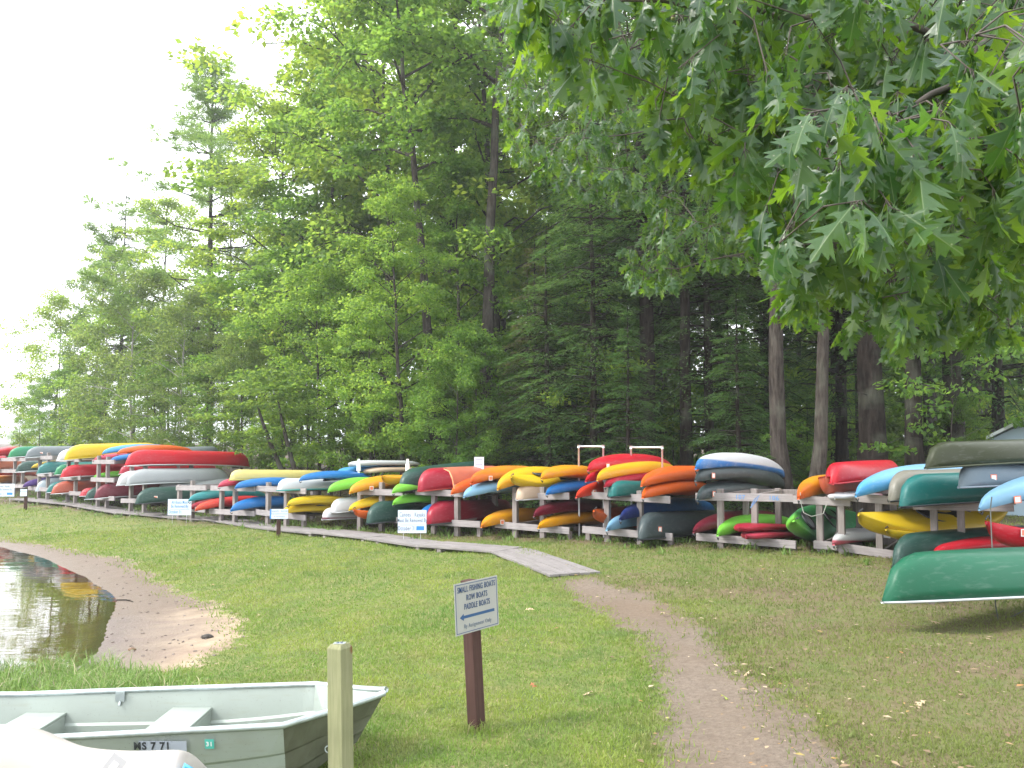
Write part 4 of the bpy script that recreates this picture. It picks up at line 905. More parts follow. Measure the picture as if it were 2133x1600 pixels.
# ------------------------------------------------------------ racks
def rack(label, x0, x1, posts, rails, depth=1.35, postw=.095, legs=(), back=True):
    """posts: (px, top py); rails: (py at x0, py at x1, px height); all on the front line"""
    c0, n, td = row_at((x0 + x1) / 2, 0); zg = tz(c0.x, c0.y); root = empty('boat_rack', (c0.x, c0.y, zg))
    tag(root, label, 'boat rack', 'wooden racks for canoes and kayaks'); O = Vector((c0.x, c0.y, zg))
    for px, py in posts:
        for bk in ((0, 1) if back else (0,)):
            p, nn, tt = row_at(px, 0); q = p + nn * (depth * bk); g = tz(q.x, q.y); ztop = zpix(py, p.y, px) - (.06 if bk else 0) + R.uniform(-.02, .02)
            o = MB().box((-postw/2, -postw/2, -.15), (postw/2, postw/2, ztop - g)).build('post', WOOD_GREY, root, bevel=.004)
            o.matrix_basis = Matrix.Translation(Vector((q.x, q.y, g)) - O) @ Matrix.Rotation(math.atan2(tt.y, tt.x), 4, 'Z')
    for px, py in legs:
        p, nn, tt = row_at(px, 0); g = tz(p.x, p.y); ztop = zpix(py, p.y, px)
        o = MB().box((-.04, -.04, -.1), (.04, .04, max(.05, ztop - g))).build('short_leg', WOOD_GREY, root); o.matrix_basis = Matrix.Translation(Vector((p.x, p.y, g)) - O + Vector((nn.x, nn.y, 0)) * .06) @ Matrix.Rotation(math.atan2(tt.y, tt.x), 4, 'Z')
    for xa, ya, xb, yb in rails:
        for bk in ((0, 1) if back else (0,)):
            pa, na, _ = row_at(xa, -postw/2 - .024 if not bk else depth + .08); pb, nb, _ = row_at(xb, -postw/2 - .024 if not bk else depth + .08)
            if bk: pa = row_at(xa, 0)[0] + na * (depth + .08); pb = row_at(xb, 0)[0] + nb * (depth + .08)
            A = Vector((pa.x, pa.y, zpix(ya, row_at(xa, 0)[0].y, xa))); Bv = Vector((pb.x, pb.y, zpix(yb, row_at(xb, 0)[0].y, xb))); X = Bv - A; Ln = X.length; X.normalize()
            Y = Vector((0, 0, 1)).cross(X).normalized(); Zv = X.cross(Y)
            M = Matrix.Translation(A - O) @ Matrix(((X.x, Y.x, Zv.x, 0), (X.y, Y.y, Zv.y, 0), (X.z, Y.z, Zv.z, 0), (0, 0, 0, 1)))
            o = MB().box((0, -.02, -.062), (Ln, .02, .062)).build('rail', WOOD_RAIL if not bk else WOOD_GREY, root, bevel=.003); o.matrix_basis = M
    # cross bearers that carry the boats from front rail to back rail
    for xa, ya, xb, yb in rails:
        for px, py in posts:
            if min(xa, xb) <= px <= max(xa, xb):
                f = (px - xa) / (xb - xa); p, nn, tt = row_at(px, 0); z = zpix(ya + (yb - ya) * f, p.y, px); 
                o = MB().box((-.02, .05, -.06), (.02, depth - .05, .06)).build('bearer', WOOD_GREY, root)
                o.matrix_basis = Matrix.Translation(Vector((p.x + tt.x * .07, p.y + tt.y * .07, z)) - O) @ Matrix.Rotation(math.atan2(nn.y, nn.x) - math.pi / 2, 4, 'Z')
    return root
rack('near rack at the right edge holding the teal canoe and the yellow kayak', 1880, 2133, [(1943, 1050), (1999, 1046)], [(1900, 1052, 2110, 1056), (1900, 1140, 2100, 1160)])
rack('rack with brown grey posts holding the brick red boat and the green yellow kayak', 1745, 1880, [(1751, 1033), (1829, 1036)], [(1735, 1032, 1880, 1044), (1735, 1137, 1860, 1155)])
rack('low linking rack between the lime kayak and the green yellow kayak', 1655, 1735, [(1706, 1048)], [(1652, 1040, 1770, 1046), (1692, 1133, 1740, 1137)])
rack('rack with two front posts under the stack of grey kayaks', 1448, 1655, [(1500, 1018), (1571, 1018)], [(1449, 1034, 1652, 1037), (1449, 1117, 1655, 1134)], legs=((1648, 1128),))
rack('rack with a pale stub rail holding the navy kayak and the orange pair', 1213, 1400, [(1265, 1000), (1333, 1020)], [(1214, 1030, 1396, 1041), (1213, 1102, 1400, 1118)], legs=((1222, 1112), (1393, 1120)))
rack('rack holding the maroon kayak and the beige canoe', 1032, 1187, [(1074, 1014), (1131, 1013)], [(1072, 1034, 1186, 1033), (1032, 1092, 1186, 1105)], legs=((1182, 1108),))
rack('rack holding the mottled crimson canoe and the strapped canoe', 880, 1002, [(905, 1009), (953, 1010)], [(866, 1024, 975, 1029), (885, 1086, 1001, 1092)], legs=((996, 1094),))
rack('rack holding the lettered dark green canoe', 740, 845, [(751, 1004), (796, 1006)], [(752, 1024, 840, 1026), (790, 1082, 860, 1084)])
rack('rack holding the yellow pair and the white teal hull', 535, 638, [(560, 1005), (598, 1007)], [(535, 1017, 638, 1023), (535, 1066, 638, 1078)], legs=((630, 1078),))
rack('rack holding the azure kayak and the pale yellow canoe', 440, 530, [(463, 1012), (491, 1006)], [(440, 1016, 532, 1018), (438, 1064, 532, 1069)])
rack('rack behind the All Boats notice', 370, 430, [(375, 1010), (402, 1003)], [(368, 1016, 430, 1016), (372, 1058, 430, 1062)])
rack('three tier rack under the long bright red canoe', 255, 310, [(274, 966), (302, 966)], [(265, 967, 308, 967), (262, 1003, 310, 1003), (254, 1042, 304, 1043)])
rack('three tier rack with tall white posts left of the silver canoe', 190, 240, [(205, 950), (224, 950)], [(192, 962, 238, 962), (190, 998, 238, 1000), (200, 1036, 240, 1038)])
rack('three tier rack under the large yellow canoe', 135, 170, [(142, 952), (158, 948)], [(122, 958, 168, 958), (125, 995, 168, 995), (130, 1026, 170, 1028)])
rack('three tier rack under the dark grey canoe', 78, 108, [(82, 942), (100, 942)], [(78, 953, 108, 953), (78, 988, 108, 988), (60, 1016, 108, 1020)])
rack('farthest rack at the left edge', 10, 60, [(30, 956), (47, 956)], [(0, 981, 52, 981), (0, 957, 52, 957), (0, 1012, 52, 1012)])

# white pipe frames, paddle board poles, white board
def pipe_frame(xa, xb, yt, yb_a, yb_b, label, off=.5):
    pa, na, ta = row_at(xa, off); pb, _, _ = row_at(xb, off); root = empty('pipe_frame', (pa.x, pa.y, tz(pa.x, pa.y))); tag(root, label, 'pipe frame', 'white pipe frames on the racks'); O = root.location
    Za = zpix(yt, pa.y, xa); Zb = zpix(yt, pb.y, xb)
    A = Vector((pa.x, pa.y, 0)); Bv = Vector((pb.x, pb.y, 0)); O = Vector(O)
    for q, z in ((A, Za), (Bv, Zb)):
        MB().tube([Vector((q.x, q.y, tz(q.x, q.y) - .1)) - O, Vector((q.x, q.y, z)) - O], .018, 8).build('upright', GALV, root, smooth=True)
        MB().tube([Vector((q.x, q.y, z - .03)) - O, Vector((q.x, q.y, z + .03)) - O], .026, 8).build('pipe_fitting', GALV, root, smooth=True)
    MB().tube([Vector((A.x, A.y, Za)) - O, Vector((Bv.x, Bv.y, Zb)) - O], .018, 8).build('crossbar', GALV, root, smooth=True)
pipe_frame(1206, 1257, 930, 1, 1, 'white pipe frame crossing in front of the topmost red kayak', off=.6)
pipe_frame(1315, 1380, 932, 1, 1, 'white pipe frame behind the yellow kayak near the big dark trunk', off=.9)
root_pts = []
for px in (747, 849):
    p, nn, _ = row_at(px, 1.15); g = tz(p.x, p.y); o = MB().tube([(0, 0, -.1), (0, 0, zpix(956, p.y, px) - g)], .028, 8).tube([(0, 0, zpix(981, p.y, px) - g), (0, 0, zpix(966, p.y, px) - g)], .05, 8).build('board_pole', WHITE, loc=(p.x, p.y, g))
    tag(o, ('white pole at the left end of the paddle boards' if px < 800 else 'white pole at the right end of the paddle boards'), 'pole', 'poles holding the paddle boards')
p, nn, _ = row_at(998, 1.3); root = empty('notice_board', (p.x, p.y, tz(p.x, p.y))); tag(root, 'blank looking white notice board on a thin post before the grey trunk', 'notice board'); O = Vector(root.location)
zt_, zb_ = zpix(952, p.y, 998), zpix(979, p.y, 998); W_ = 20 / F * p.y
post(root, Matrix.Identity(4), zb_ - O.z + .05, w=.05, mat=WOOD_GREY)
pn = MB().box((-W_/2, -(zt_-zb_)/2, -.008), (W_/2, (zt_-zb_)/2, 0)).build('board', PANELW, root); pn.matrix_basis = face_M(Vector((0, -.05, (zt_+zb_)/2 - O.z)), -.05)
for yy in (.28, -.1): MB().box((-W_*.35, yy * (zt_-zb_), 0), (W_*.35, yy * (zt_-zb_) + .012, .001)).build('printed_line', INKG, pn)
# ropes: orange strap, blue line, hanging line on the right
tag(MB().tube([at(925, 977, 17.0), at(936, 982, 16.75), at(942, 996, 16.6), at(946, 1018, 16.55)], .012, 6).build('strap', simple('orange_strap', (.75, .25, .12), .7)), 'thin orange strap over the crimson canoe', 'strap')
D0 = 9.0
tag(MB().tube([at(2066, 1035, D0), at(2063, 1060, D0 - .02), at(2066, 1130, D0 - .22), at(2070, 1200, D0 - .35), at(2074, 1262, D0 - .3), at(2080, 1295, D0 - .3)], .006, 6).tube([at(2080, 1295, D0 - .3), at(2105, 1286, D0 - .2), at(2140, 1268, D0)], .006, 6).build('tie_rope', simple('grey_rope', (.10, .11, .10), .9)), 'grey tie rope hanging down over the big mid green canoe', 'rope')
rb = row_at(1571, -.14)[0]
tag(MB().tube([at(1566, 1052, rb.y), at(1572, 1040, rb.y - .02), at(1582, 1031, rb.y), at(1575, 1044, rb.y - .03), at(1563, 1058, rb.y)], .008, 6).build('tie_rope', simple('blue_rope', (.12, .22, .42), .9)), 'blue rope knotted round the rack post under the grey kayaks', 'rope')
ch_ = row_at(1255, -.35)[0]
for px, py, s_, lb_ in ((1237, 1106, '67', 'blue painted number on the pale stub rail below the orange kayak'), (1541, 1036, '107', 'blue painted number on the rail between the two posts under the grey kayaks'), (1611, 1038, '106', 'blue painted number on the rail right of the knotted blue rope')):
    p_, nn, tt = row_at(px, -.10); h_ = empty('rail_number', (p_.x, p_.y, zpix(py, p_.y, px))); tag(h_, lb_, 'number'); tx = tt if tt.x > 0 else -tt; h_.rotation_euler = (math.pi / 2, 0, math.atan2(tx.y, tx.x)); text(s_, .10, BLUE, h_, 0, 0)
yy_ = row_at(1690, -.3)[0].y
tag(MB().tube([at(1667, 1026, yy_), at(1669, 1050, yy_), at(1674, 1068, yy_), at(1690, 1076, yy_), at(1715, 1070, yy_), at(1722, 1050, yy_)], .007, 6).build('tie_rope', simple('pale_rope', (.35, .36, .33), .9)), 'pale loose rope hanging from the orange kayak with yellow tip', 'rope')
# low block supports of the big green canoe
for px, py in ((1935, 1180), (2110, 1175), (2250, 1180)):
    d_ = 9.6 + (px - 1935) * .002; q = at(px, py, d_); g = tz(q.x, d_)
    tag(MB().box((-.05, -.05, -.1), (.05, .05, zpix(1240, d_, px) - g - .0)).box((-.3, -.04, zpix(1240, d_, px) - g), (.3, .04, zpix(1240, d_, px) - g + .05)).build('timber_support', WOOD_GREY, loc=(q.x, d_, g)), {1935: 'short timber support near the tip of the big mid green canoe', 2110: 'short timber support under the big mid green canoe by the tie rope', 2250: 'short timber support farthest along under the big mid green canoe'}[px], 'support', 'timber supports under the mid green canoe')
# shed gable at the right edge
Ds = 19.0; root = empty('shed', (at(2058, 900, Ds).x, Ds, tz(10, Ds))); root.rotation_euler = (0, 0, -.62); tag(root, 'pale blue shed gable with white trim showing above the olive canoe', 'shed'); O = Vector(root.location)
pk = at(2230, 822, Ds) - O; e0 = at(2058, 918, Ds) - O; e1 = at(2400, 918, Ds) - O
SH = simple('pale_blue_siding', (.33, .44, .52), .7)
v = [(e0.x, 0, 0), (e1.x, 0, 0), (e1.x, 0, e1.z), (pk.x, 0, pk.z), (e0.x, 0, e0.z)]
m = MB().add(v + [(a, 4, c) for a, b, c in v], [(0, 1, 2, 3, 4), (9, 8, 7, 6, 5), (0, 5, 6, 1), (1, 6, 7, 2), (4, 9, 5, 0)]); m.build('wall', SH, root)
for a_, b_ in ((e0, pk), (pk, e1)):
    M_ = MB().add([(a_.x, -.25, a_.z + .03), (b_.x, -.25, b_.z + .03), (b_.x, 4.2, b_.z + .03), (a_.x, 4.2, a_.z + .03), (a_.x, -.25, a_.z + .10), (b_.x, -.25, b_.z + .10), (b_.x, 4.2, b_.z + .10), (a_.x, 4.2, a_.z + .10)], [(0, 3, 2, 1), (4, 5, 6, 7), (0, 1, 5, 4), (2, 3, 7, 6), (0, 4, 7, 3), (1, 2, 6, 5)]); M_.build('roof', simple('light_grey_roof', (.45, .5, .5), .7), root)
# ------------------------------------------------------------ trees
def unit(a): return a / (np.linalg.norm(a, axis=-1, keepdims=True) + 1e-9)
def leaf_cloud(C, out, up, ln, wd, rg, fold=.25):
    """diamond leaves: centres C, direction out, face normal up"""
    out = unit(out); side = unit(np.cross(out, up)); nrm = np.cross(side, out)
    l = ln[:, None]; w = wd[:, None]
    return np.stack([C, C + out * l * .45 + side * w * .5 - nrm * w * fold * .5, C + out * l, C + out * l * .45 - side * w * .5 - nrm * w * fold * .5], 1)
LEAF_F = [(0, 1, 2), (0, 2, 3)]
class TreeModel:
    def __init__(s): s.tr = MB(); s.C = []; s.O = []; s.U = []; s.L = []; s.W = []; s.K = []
    def add(s, C, O, U, L, W, K):
        s.C.append(C); s.O.append(O); s.U.append(U); s.L.append(L); s.W.append(W); s.K.append(K)
    def finish(s, bark_m, leaf_m, name='tree'):
        s.tm = s.tr.mesh('trunk', bark_m, True)
        C, O, U, L, W, K = (np.concatenate(a) for a in (s.C, s.O, s.U, s.L, s.W, s.K))
        s.cm = fast_mesh('crown', leaf_cloud(C, O, U, L, W, None), 4, LEAF_F, leaf_m, {'rnd': K}); s.n = len(C); return s
def trunk_pts(H, r0, g, wob=.02, lean=0):
    pts, rad = [], []
    for i in range(11):
        u = i / 10; pts.append(Vector((wob * H * (math.sin(u * 5 + g.random() * 1) * .5) + lean * u * H, wob * H * math.cos(u * 4 + g.random()) * .4, u * H - .15 * (i == 0))))
        rad.append(r0 * (1.35 if i == 0 else (1 - .92 * u ** .9)))
    return pts, rad
def on(pts, u):
    f = u * (len(pts) - 1); i = min(int(f), len(pts) - 2); return pts[i].lerp(pts[i + 1], f - i)
def decid(seed, H=15, rc=3.6, cb=.25, n_limb=26, pads=6, per=150, ll=.15, r0=.17, padr=.62, wob=.02, lean=0, flat=.33, prof=None):
    g = random.Random(seed); q = np.random.default_rng(seed); T = TreeModel(); pts, rad = trunk_pts(H, r0, g, wob, lean); T.tr.tube(pts, rad, 9)
    for i in range(n_limb):
        u = cb + (.97 - cb) * (i + g.random() * .6) / n_limb; a = i * 2.4 + g.uniform(-.5, .5); v = (u - cb) / (1 - cb)
        p_ = (min(1, .45 + v * 2.0) * (1 - v ** 2.2) + .12) if prof is None else prof(v)
        Ln = rc * p_ * g.uniform(.65, 1.15); rise = .18 + .9 * v ** 1.5
        s0 = on(pts, u); d = Vector((math.cos(a), math.sin(a), 0)); 
        lp = [s0, s0 + d * Ln * .4 + Vector((0, 0, Ln * .4 * (rise + .25))), s0 + d * Ln * .75 + Vector((0, 0, Ln * .75 * (rise + .05))), s0 + d * Ln + Vector((0, 0, Ln * (rise - .12)))]
        T.tr.tube(lp, [r0 * .33 * (1 - .7 * v), r0 * .2 * (1 - .6 * v), r0 * .1, .008], 5)
        for k in range(pads):
            f = .35 + .68 * (k + g.random()) / pads; c = on(lp, min(1, f)) + Vector((g.gauss(0, .28), g.gauss(0, .28), g.gauss(0, .16))) * (Ln / 2.2 + .3); r = padr * g.uniform(.65, 1.3)
            if g.random() < .5: T.tr.tube([on(lp, max(0, f - .2)), c], [.015, .004], 3, cap=False)
            m = int(per * g.uniform(.6, 1.25)); w = q.normal(0, 1, (m, 3)); w = unit(w) * (q.random((m, 1)) ** .45) * r; w[:, 2] *= flat; w[:, 2] -= .25 * (w[:, 0] ** 2 + w[:, 1] ** 2) / r * .8
            C = w + np.array(c)[None]
            O = w * [1, 1, .0] + np.array(d)[None] * .25 + q.normal(0, .35, (m, 3)) + [0, 0, -.22]; U = np.array([0, 0, 1.0]) + q.normal(0, .48, (m, 3))
            L = ll * q.uniform(.6, 1.2, m); T.add(C, O, U, L, L * .72, np.clip(q.random(m) * .7 + .3 * g.random(), 0, 1))
    return T
def conifer(seed, H=20, rc=3.4, cb=.1, dz=.42, nb=5, per=150, droop=.28, ll=.20, lw=.045, r0=.2, lift=0.0, top=.10, dead=True):
    g = random.Random(seed); q = np.random.default_rng(seed); T = TreeModel(); pts, rad = trunk_pts(H, r0, g, .006); T.tr.tube(pts, rad, 9)
    z = cb * H
    while z < H * .985:
        v = (z - cb * H) / (H * (1 - cb)); R_ = rc * ((1 - v) ** .75 * .93 + top * (1 - v)) * min(1, .55 + v * 3)
        for b in range(nb):
            a = g.random() * 6.28; Ln = max(.3, R_ * g.uniform(.55, 1.15)); d = Vector((math.cos(a), math.sin(a), 0)); s0 = on(pts, min(.99, z / H + g.uniform(-.01, .01)))
            e = Ln * (lift - droop) ; mid = s0 + d * Ln * .5 + Vector((0, 0, Ln * (lift * .6 + .03))); end = s0 + d * Ln + Vector((0, 0, e)); lp = [s0, mid, end]
            T.tr.tube(lp, [.028 + .01 * Ln, .016, .004], 4, cap=False)
            m = int(per * Ln / rc * g.uniform(.7, 1.2)) + 6; f = q.random(m) ** .7 * .92 + .08; P_ = np.array([on(lp, x) for x in f]) if False else (np.array(s0)[None] * ((1 - f) ** 2)[:, None] + 2 * np.array(mid)[None] * (f * (1 - f))[:, None] + np.array(end)[None] * (f ** 2)[:, None])
            sd_ = np.array([-d.y, d.x, 0]); sw = q.normal(0, 1, m) * (.10 + .24 * Ln * (1 - f) ** .7 * np.minimum(1, f * 4)); P_ = P_ + sd_[None] * sw[:, None]; P_[:, 2] += q.normal(0, .04, m) - .22 * np.abs(sw)
            O = np.array(d)[None] * 1.0 + sd_[None] * (np.sign(sw) * .8)[:, None] + q.normal(0, .28, (m, 3)) + [0, 0, -.25 + lift]; U = np.array([0, 0, 1.0]) + q.normal(0, .35, (m, 3))
            L = ll * q.uniform(.6, 1.3, m); T.add(P_, O, U, L, np.full(m, lw), q.random(m))
        z += dz * g.uniform(.7, 1.3)
    if dead:
        for i in range(14):
            zz = g.uniform(.05, max(.08, cb)) * H; a = g.random() * 6.28; L_ = g.uniform(.4, 1.4); s0 = on(pts, zz / H); T.tr.tube([s0, s0 + Vector((math.cos(a) * L_, math.sin(a) * L_, g.uniform(-.3, .1)))], [.02, .004], 3, cap=False)
    return T
def pine(seed, H=19, rc=3.6):
    g = random.Random(seed); q = np.random.default_rng(seed); T = TreeModel(); pts, rad = trunk_pts(H, .24, g, .008); T.tr.tube(pts, rad, 9); z = .30 * H
    while z < H * .99:
        v = (z - .3 * H) / (.7 * H); R_ = rc * (1 - v) ** .95 * (.75 + .5 * g.random()) + .25
        for b in range(4 if v < .7 else 5):
            a = g.random() * 6.28; Ln = R_ * g.uniform(.55, 1.1); d = Vector((math.cos(a), math.sin(a), 0)); s0 = on(pts, min(.99, z / H)); up_ = .12 + .55 * v
            lp = [s0, s0 + d * Ln * .55 + Vector((0, 0, Ln * .25 * up_)), s0 + d * Ln + Vector((0, 0, Ln * up_))]; T.tr.tube(lp, [.05, .03, .008], 5, cap=False)
            for k in range(int(5 + Ln * 5)):
                f = g.uniform(.35, 1.03); c = on(lp, min(1, f)) + Vector((g.gauss(0, .2), g.gauss(0, .2), g.uniform(0, .25))); m = 34
                w = unit(q.normal(0, 1, (m, 3)) + np.array([d.x * .5, d.y * .5, .55])); T.add(np.array(c)[None] + w * .05, w, q.normal(0, 1, (m, 3)) + [0, 0, .6], q.uniform(.16, .3, m), np.full(m, .028), q.random(m))
        z += .75 if v < .75 else .5
    return T
M_A = decid(11, H=15, rc=3.9, cb=.22, n_limb=30, pads=7, per=125).finish(BARK, LEAF)
M_B = decid(12, H=16, rc=3.2, cb=.16, n_limb=34, pads=6, per=120, r0=.15, wob=.035, flat=.45).finish(BARK, LEAF)
M_C = decid(13, H=9, rc=2.9, cb=.10, n_limb=28, pads=6, per=110, r0=.09, padr=.5, ll=.12, flat=.6).finish(BARK, LEAF)
M_H = decid(14, H=19, rc=3.8, cb=.55, n_limb=22, pads=6, per=105, r0=.2, ll=.18).finish(BARK, LEAF)            # tall clear trunk
M_W = decid(15, H=8, rc=2.6, cb=.12, n_limb=26, pads=7, per=120, r0=.08, padr=.48, ll=.10, flat=.8).finish(BARK_L, LEAF)
M_S = decid(16, H=3.2, rc=1.5, cb=.15, n_limb=14, pads=4, per=60, r0=.025, padr=.34, ll=.11).finish(BARK, LEAF)
M_K1 = conifer(21, H=20, rc=3.5, cb=.14, per=190).finish(BARK_D, NEEDLE)
M_K2 = conifer(22, H=19, rc=3.2, cb=.34, per=170, droop=.35).finish(BARK_D, NEEDLE)
M_K3 = conifer(23, H=12, rc=2.7, cb=.06, dz=.36, per=170).finish(BARK_D, NEEDLE)
M_P = pine(31).finish(BARK_D, PINE)
def tree(model, name, px, off, hpy=None, h=None, label=None, color=(1, 1, 1), group=None, D=None, lean=0, fat=1.0, wide=1.0, bark_=None, crown=True):
    if D is None: p, _, _ = row_at(px, off)
    else: p = Vector((ray(px, 1000).x / ray(px, 1000).y * D, D))
    g = tz(p.x, p.y); H0 = model.tm.vertices[0].co.z; mh = {id(M_A): 15, id(M_B): 16, id(M_C): 9, id(M_H): 19, id(M_W): 8, id(M_S): 3.2, id(M_K1): 20, id(M_K2): 19, id(M_K3): 12, id(M_P): 19}[id(model)]
    if h is None: h = zpix(hpy, p.y, px) - g
    s = h / mh; root = empty(name, (p.x, p.y, g)); root.rotation_euler = (0, lean, R.random() * 6.28)
    if lean: root.rotation_euler = (0, lean, 0)
    tag(root, label, 'tree', group)
    a = link('trunk', model.tm, root); a.scale = (s * fat, s * fat, s)
    if bark_: a.material_slots[0].link = 'OBJECT'; a.material_slots[0].material = bark_
    if crown: c = link('crown', model.cm, root); c.scale = (s * wide, s * wide, s); c.color = tuple(color) + (1,)
    return root
YG = (1.55, 1.4, 1.2); MG = (1.0, 1.12, 1.02); DG = (.85, .9, .95); GG = (1.1, 1.0, 1.35); LG = (1.4, 1.4, 1.25)
G1 = 'trees behind the racks'
# left group towards the lake
tree(M_C, 'maple_tree', 112, 13, hpy=620, label='small light green maple at the left end of the treeline', color=YG)
tree(M_C, 'maple_tree', 38, 17, hpy=850, label='low thin pale tree at the very left by the lake', color=YG, wide=.5)
tree(M_B, 'cherry_tree', 195, 11, hpy=470, label='dark narrow tree left of the tall pine', color=DG, wide=.8)
tree(M_K2, 'hemlock_tree', 245, 12, hpy=400, label='thin ragged conifer left of the tall pine', color=GG, wide=.8)
tree(M_P, 'pine_tree', 428, 10, hpy=135, label='tall white pine whose top stands clear against the sky', color=(1.7, 1.6, 1.1), wide=1.7)
tree(M_W, 'willow_tree', 270, 6, hpy=570, label='bushy grey green tree behind the long red canoe', color=GG)
tree(M_W, 'willow_tree', 375, 5.5, hpy=620, label='second bushy grey green tree right under the tall pine', color=GG)
tree(M_A, 'maple_tree', 335, 12, hpy=420, label='broad yellow green maple in front of the pine trunk', color=YG)
tree(M_B, 'maple_tree', 480, 12, hpy=340, label='yellow green maple right of the tall pine', color=YG)
tree(M_A, 'maple_tree', 575, 8, hpy=215, label='tall sunlit maple with feathery top against the sky', color=YG)
tree(M_C, 'maple_tree', 150, 9, hpy=760, label='low dark bush like tree behind the yellow canoe', color=MG)
tree(M_C, 'maple_tree', 500, 5, hpy=700, label='low leafy maple behind the pale yellow canoe', color=GG)
tree(M_B, 'maple_tree', 690, 9, hpy=100, label='tall maple with two dark stems right of the leaning birch', color=MG)
tree(M_A, 'maple_tree', 800, 8, hpy=-60, label='large light green maple reaching out of view above the paddle boards', color=LG)
tree(M_C, 'maple_tree', 660, 5, hpy=560, label='spreading young maple over the blue kayaks', color=LG)
tree(M_C, 'maple_tree', 770, 4.5, hpy=610, label='layered bright green maple sapling above the paddle boards', color=LG)
tree(M_H, 'maple_tree', 900, 5, hpy=-180, label='grey trunk leaning left behind the strapped crimson canoe', color=MG, lean=-.06, fat=1.0)
tree(M_B, 'oak_sapling', 960, 6, hpy=330, label='mid green young oak between the leaning trunk and the big grey trunk', color=MG)
tree(M_H, 'oak_tree', 1030, 5.5, hpy=-350, label='big straight grey trunk behind the white notice board', color=MG, fat=1.15)
tree(M_B, 'maple_tree', 1012, 8, hpy=-200, label='second grey trunk close beside the big straight one', color=LG)
tree(M_C, 'maple_tree', 950, 3.5, hpy=720, label='leafy green sapling left of the big grey trunk', color=MG)
tree(M_K3, 'hemlock_tree', 1180, 6, hpy=430, label='dense dark hemlock above the yellow orange kayak', color=MG)
tree(M_K2, 'hemlock_tree', 1345, 5.5, hpy=-350, label='thick black trunk right behind the second pipe frame', color=MG, fat=1.35)
tree(M_K1, 'hemlock_tree', 1260, 9, hpy=-200, label='tall dark hemlock between the two pipe frames', color=MG)
tree(M_K2, 'hemlock_tree', 1432, 5.5, hpy=-300, label='straight black trunk left of the stack of grey kayaks', color=MG, fat=1.0)
tree(M_K3, 'hemlock_tree', 1100, 7, hpy=560, label='low feathery hemlock right of the big grey trunk', color=(1.1, 1.1, 1.1))
tree(M_C, 'beech_sapling', 1110, 5, hpy=800, label='bright green beech sapling behind the red nosed kayak', color=LG)
tree(M_K3, 'hemlock_tree', 1520, 7, hpy=560, label='feathery dark hemlock above the stack of three kayaks', color=MG)
tree(M_H, 'forest_tree', 1640, 4.2, hpy=-500, label='grey brown trunk just right of the stack of three kayaks', color=DG, fat=1.1)
tree(M_H, 'forest_tree', 1690, 4.0, hpy=-500, label='curved grey brown trunk leaning over the orange kayak', color=DG, fat=.9, lean=.05)
tree(M_K2, 'hemlock_tree', 1822, 6.0, hpy=-600, label='very thick black double trunk above the bright red hull', color=MG, fat=1.65)
tree(M_K2, 'hemlock_tree', 1903, 6.2, hpy=-500, label='broad grey trunk right of the thick black double trunk', color=DG, fat=1.15)
tree(M_K2, 'hemlock_tree', 1988, 7.5, hpy=-500, label='dark trunk beside the shed gable', color=MG, fat=1.3)
tree(M_K1, 'hemlock_tree', 1760, 10, hpy=-300, label='drooping hemlock behind the curved trunk', color=MG)
tree(M_K1, 'hemlock_tree', 2090, 9, hpy=-300, label='dark hemlock behind the shed', color=MG)
tree(M_K3, 'hemlock_tree', 1600, 9, hpy=420, label='mid sized hemlock behind the grey brown trunk', color=MG)
tree(M_B, 'maple_tree', 825, 3.6, hpy=380, label='light maple whose branches veil the leaning grey trunk', color=LG)
tree(M_C, 'maple_tree', 990, 4.2, hpy=690, label='leafy maple veiling the big straight grey trunk', color=MG)
tree(M_K1, 'hemlock_tree', 1235, 4.6, hpy=120, label='feathery green hemlock in front left of the thick black trunk', color=(1.25, 1.25, 1.2), wide=1.1)
tree(M_K1, 'hemlock_tree', 1480, 6.0, hpy=-100, label='wide hemlock over the stack of three grey kayaks', color=(1.2, 1.2, 1.2), wide=1.1)
tree(M_K3, 'dead_hemlock', 1115, 5.2, hpy=500, label='half dead hemlock with rusty brown twigs right of the big grey trunk', color=(1.7, .95, 1.6), wide=1.1)
tree(M_K3, 'hemlock_tree', 1310, 3.8, hpy=640, label='low feathery hemlock before the thick black trunk', color=(1.3, 1.35, 1.3), wide=1.2)
tree(M_K3, 'hemlock_tree', 1540, 4.5, hpy=600, label='low feathery hemlock above the topmost white and blue kayak', color=(1.1, 1.15, 1.1), wide=1.2)
tree(M_K3, 'hemlock_tree', 1140, 4.5, hpy=470, label='green hemlock right of the big straight trunk', color=(1.3, 1.3, 1.2), wide=1.1)
tree(M_K2, 'hemlock_tree', 1620, 7.0, hpy=-300, label='shaggy hemlock above the two grey brown trunks', color=(1.1, 1.1, 1.1), wide=1.2)
tree(M_C, 'maple_tree', 78, 11, hpy=800, label='small dense maple between the lake and the green canoe', color=MG, wide=1.1)
tree(M_C, 'maple_tree', 120, 8, hpy=770, label='bushy maple above the dark grey canoe', color=MG, wide=1.2)
tree(M_C, 'maple_tree', 215, 7, hpy=640, label='bushy maple above the sky blue kayak bow', color=LG, wide=1.2)
tree(M_C, 'maple_tree', 320, 6, hpy=760, label='low maple right behind the long bright red canoe', color=MG, wide=1.4)
tree(M_C, 'maple_tree', 430, 5.5, hpy=740, label='low maple under the tall white pine', color=DG, wide=1.4)
tree(M_C, 'maple_tree', 590, 7, hpy=520, label='rounded maple behind the leaning birches', color=MG, wide=1.2)
tree(M_A, 'maple_tree', 810, 12, hpy=-160, label='high leafy maple filling the view between the maple tops', color=LG)
tree(M_A, 'maple_tree', 720, 12, hpy=110, label='tall maple rising behind the leaning birches', color=YG)
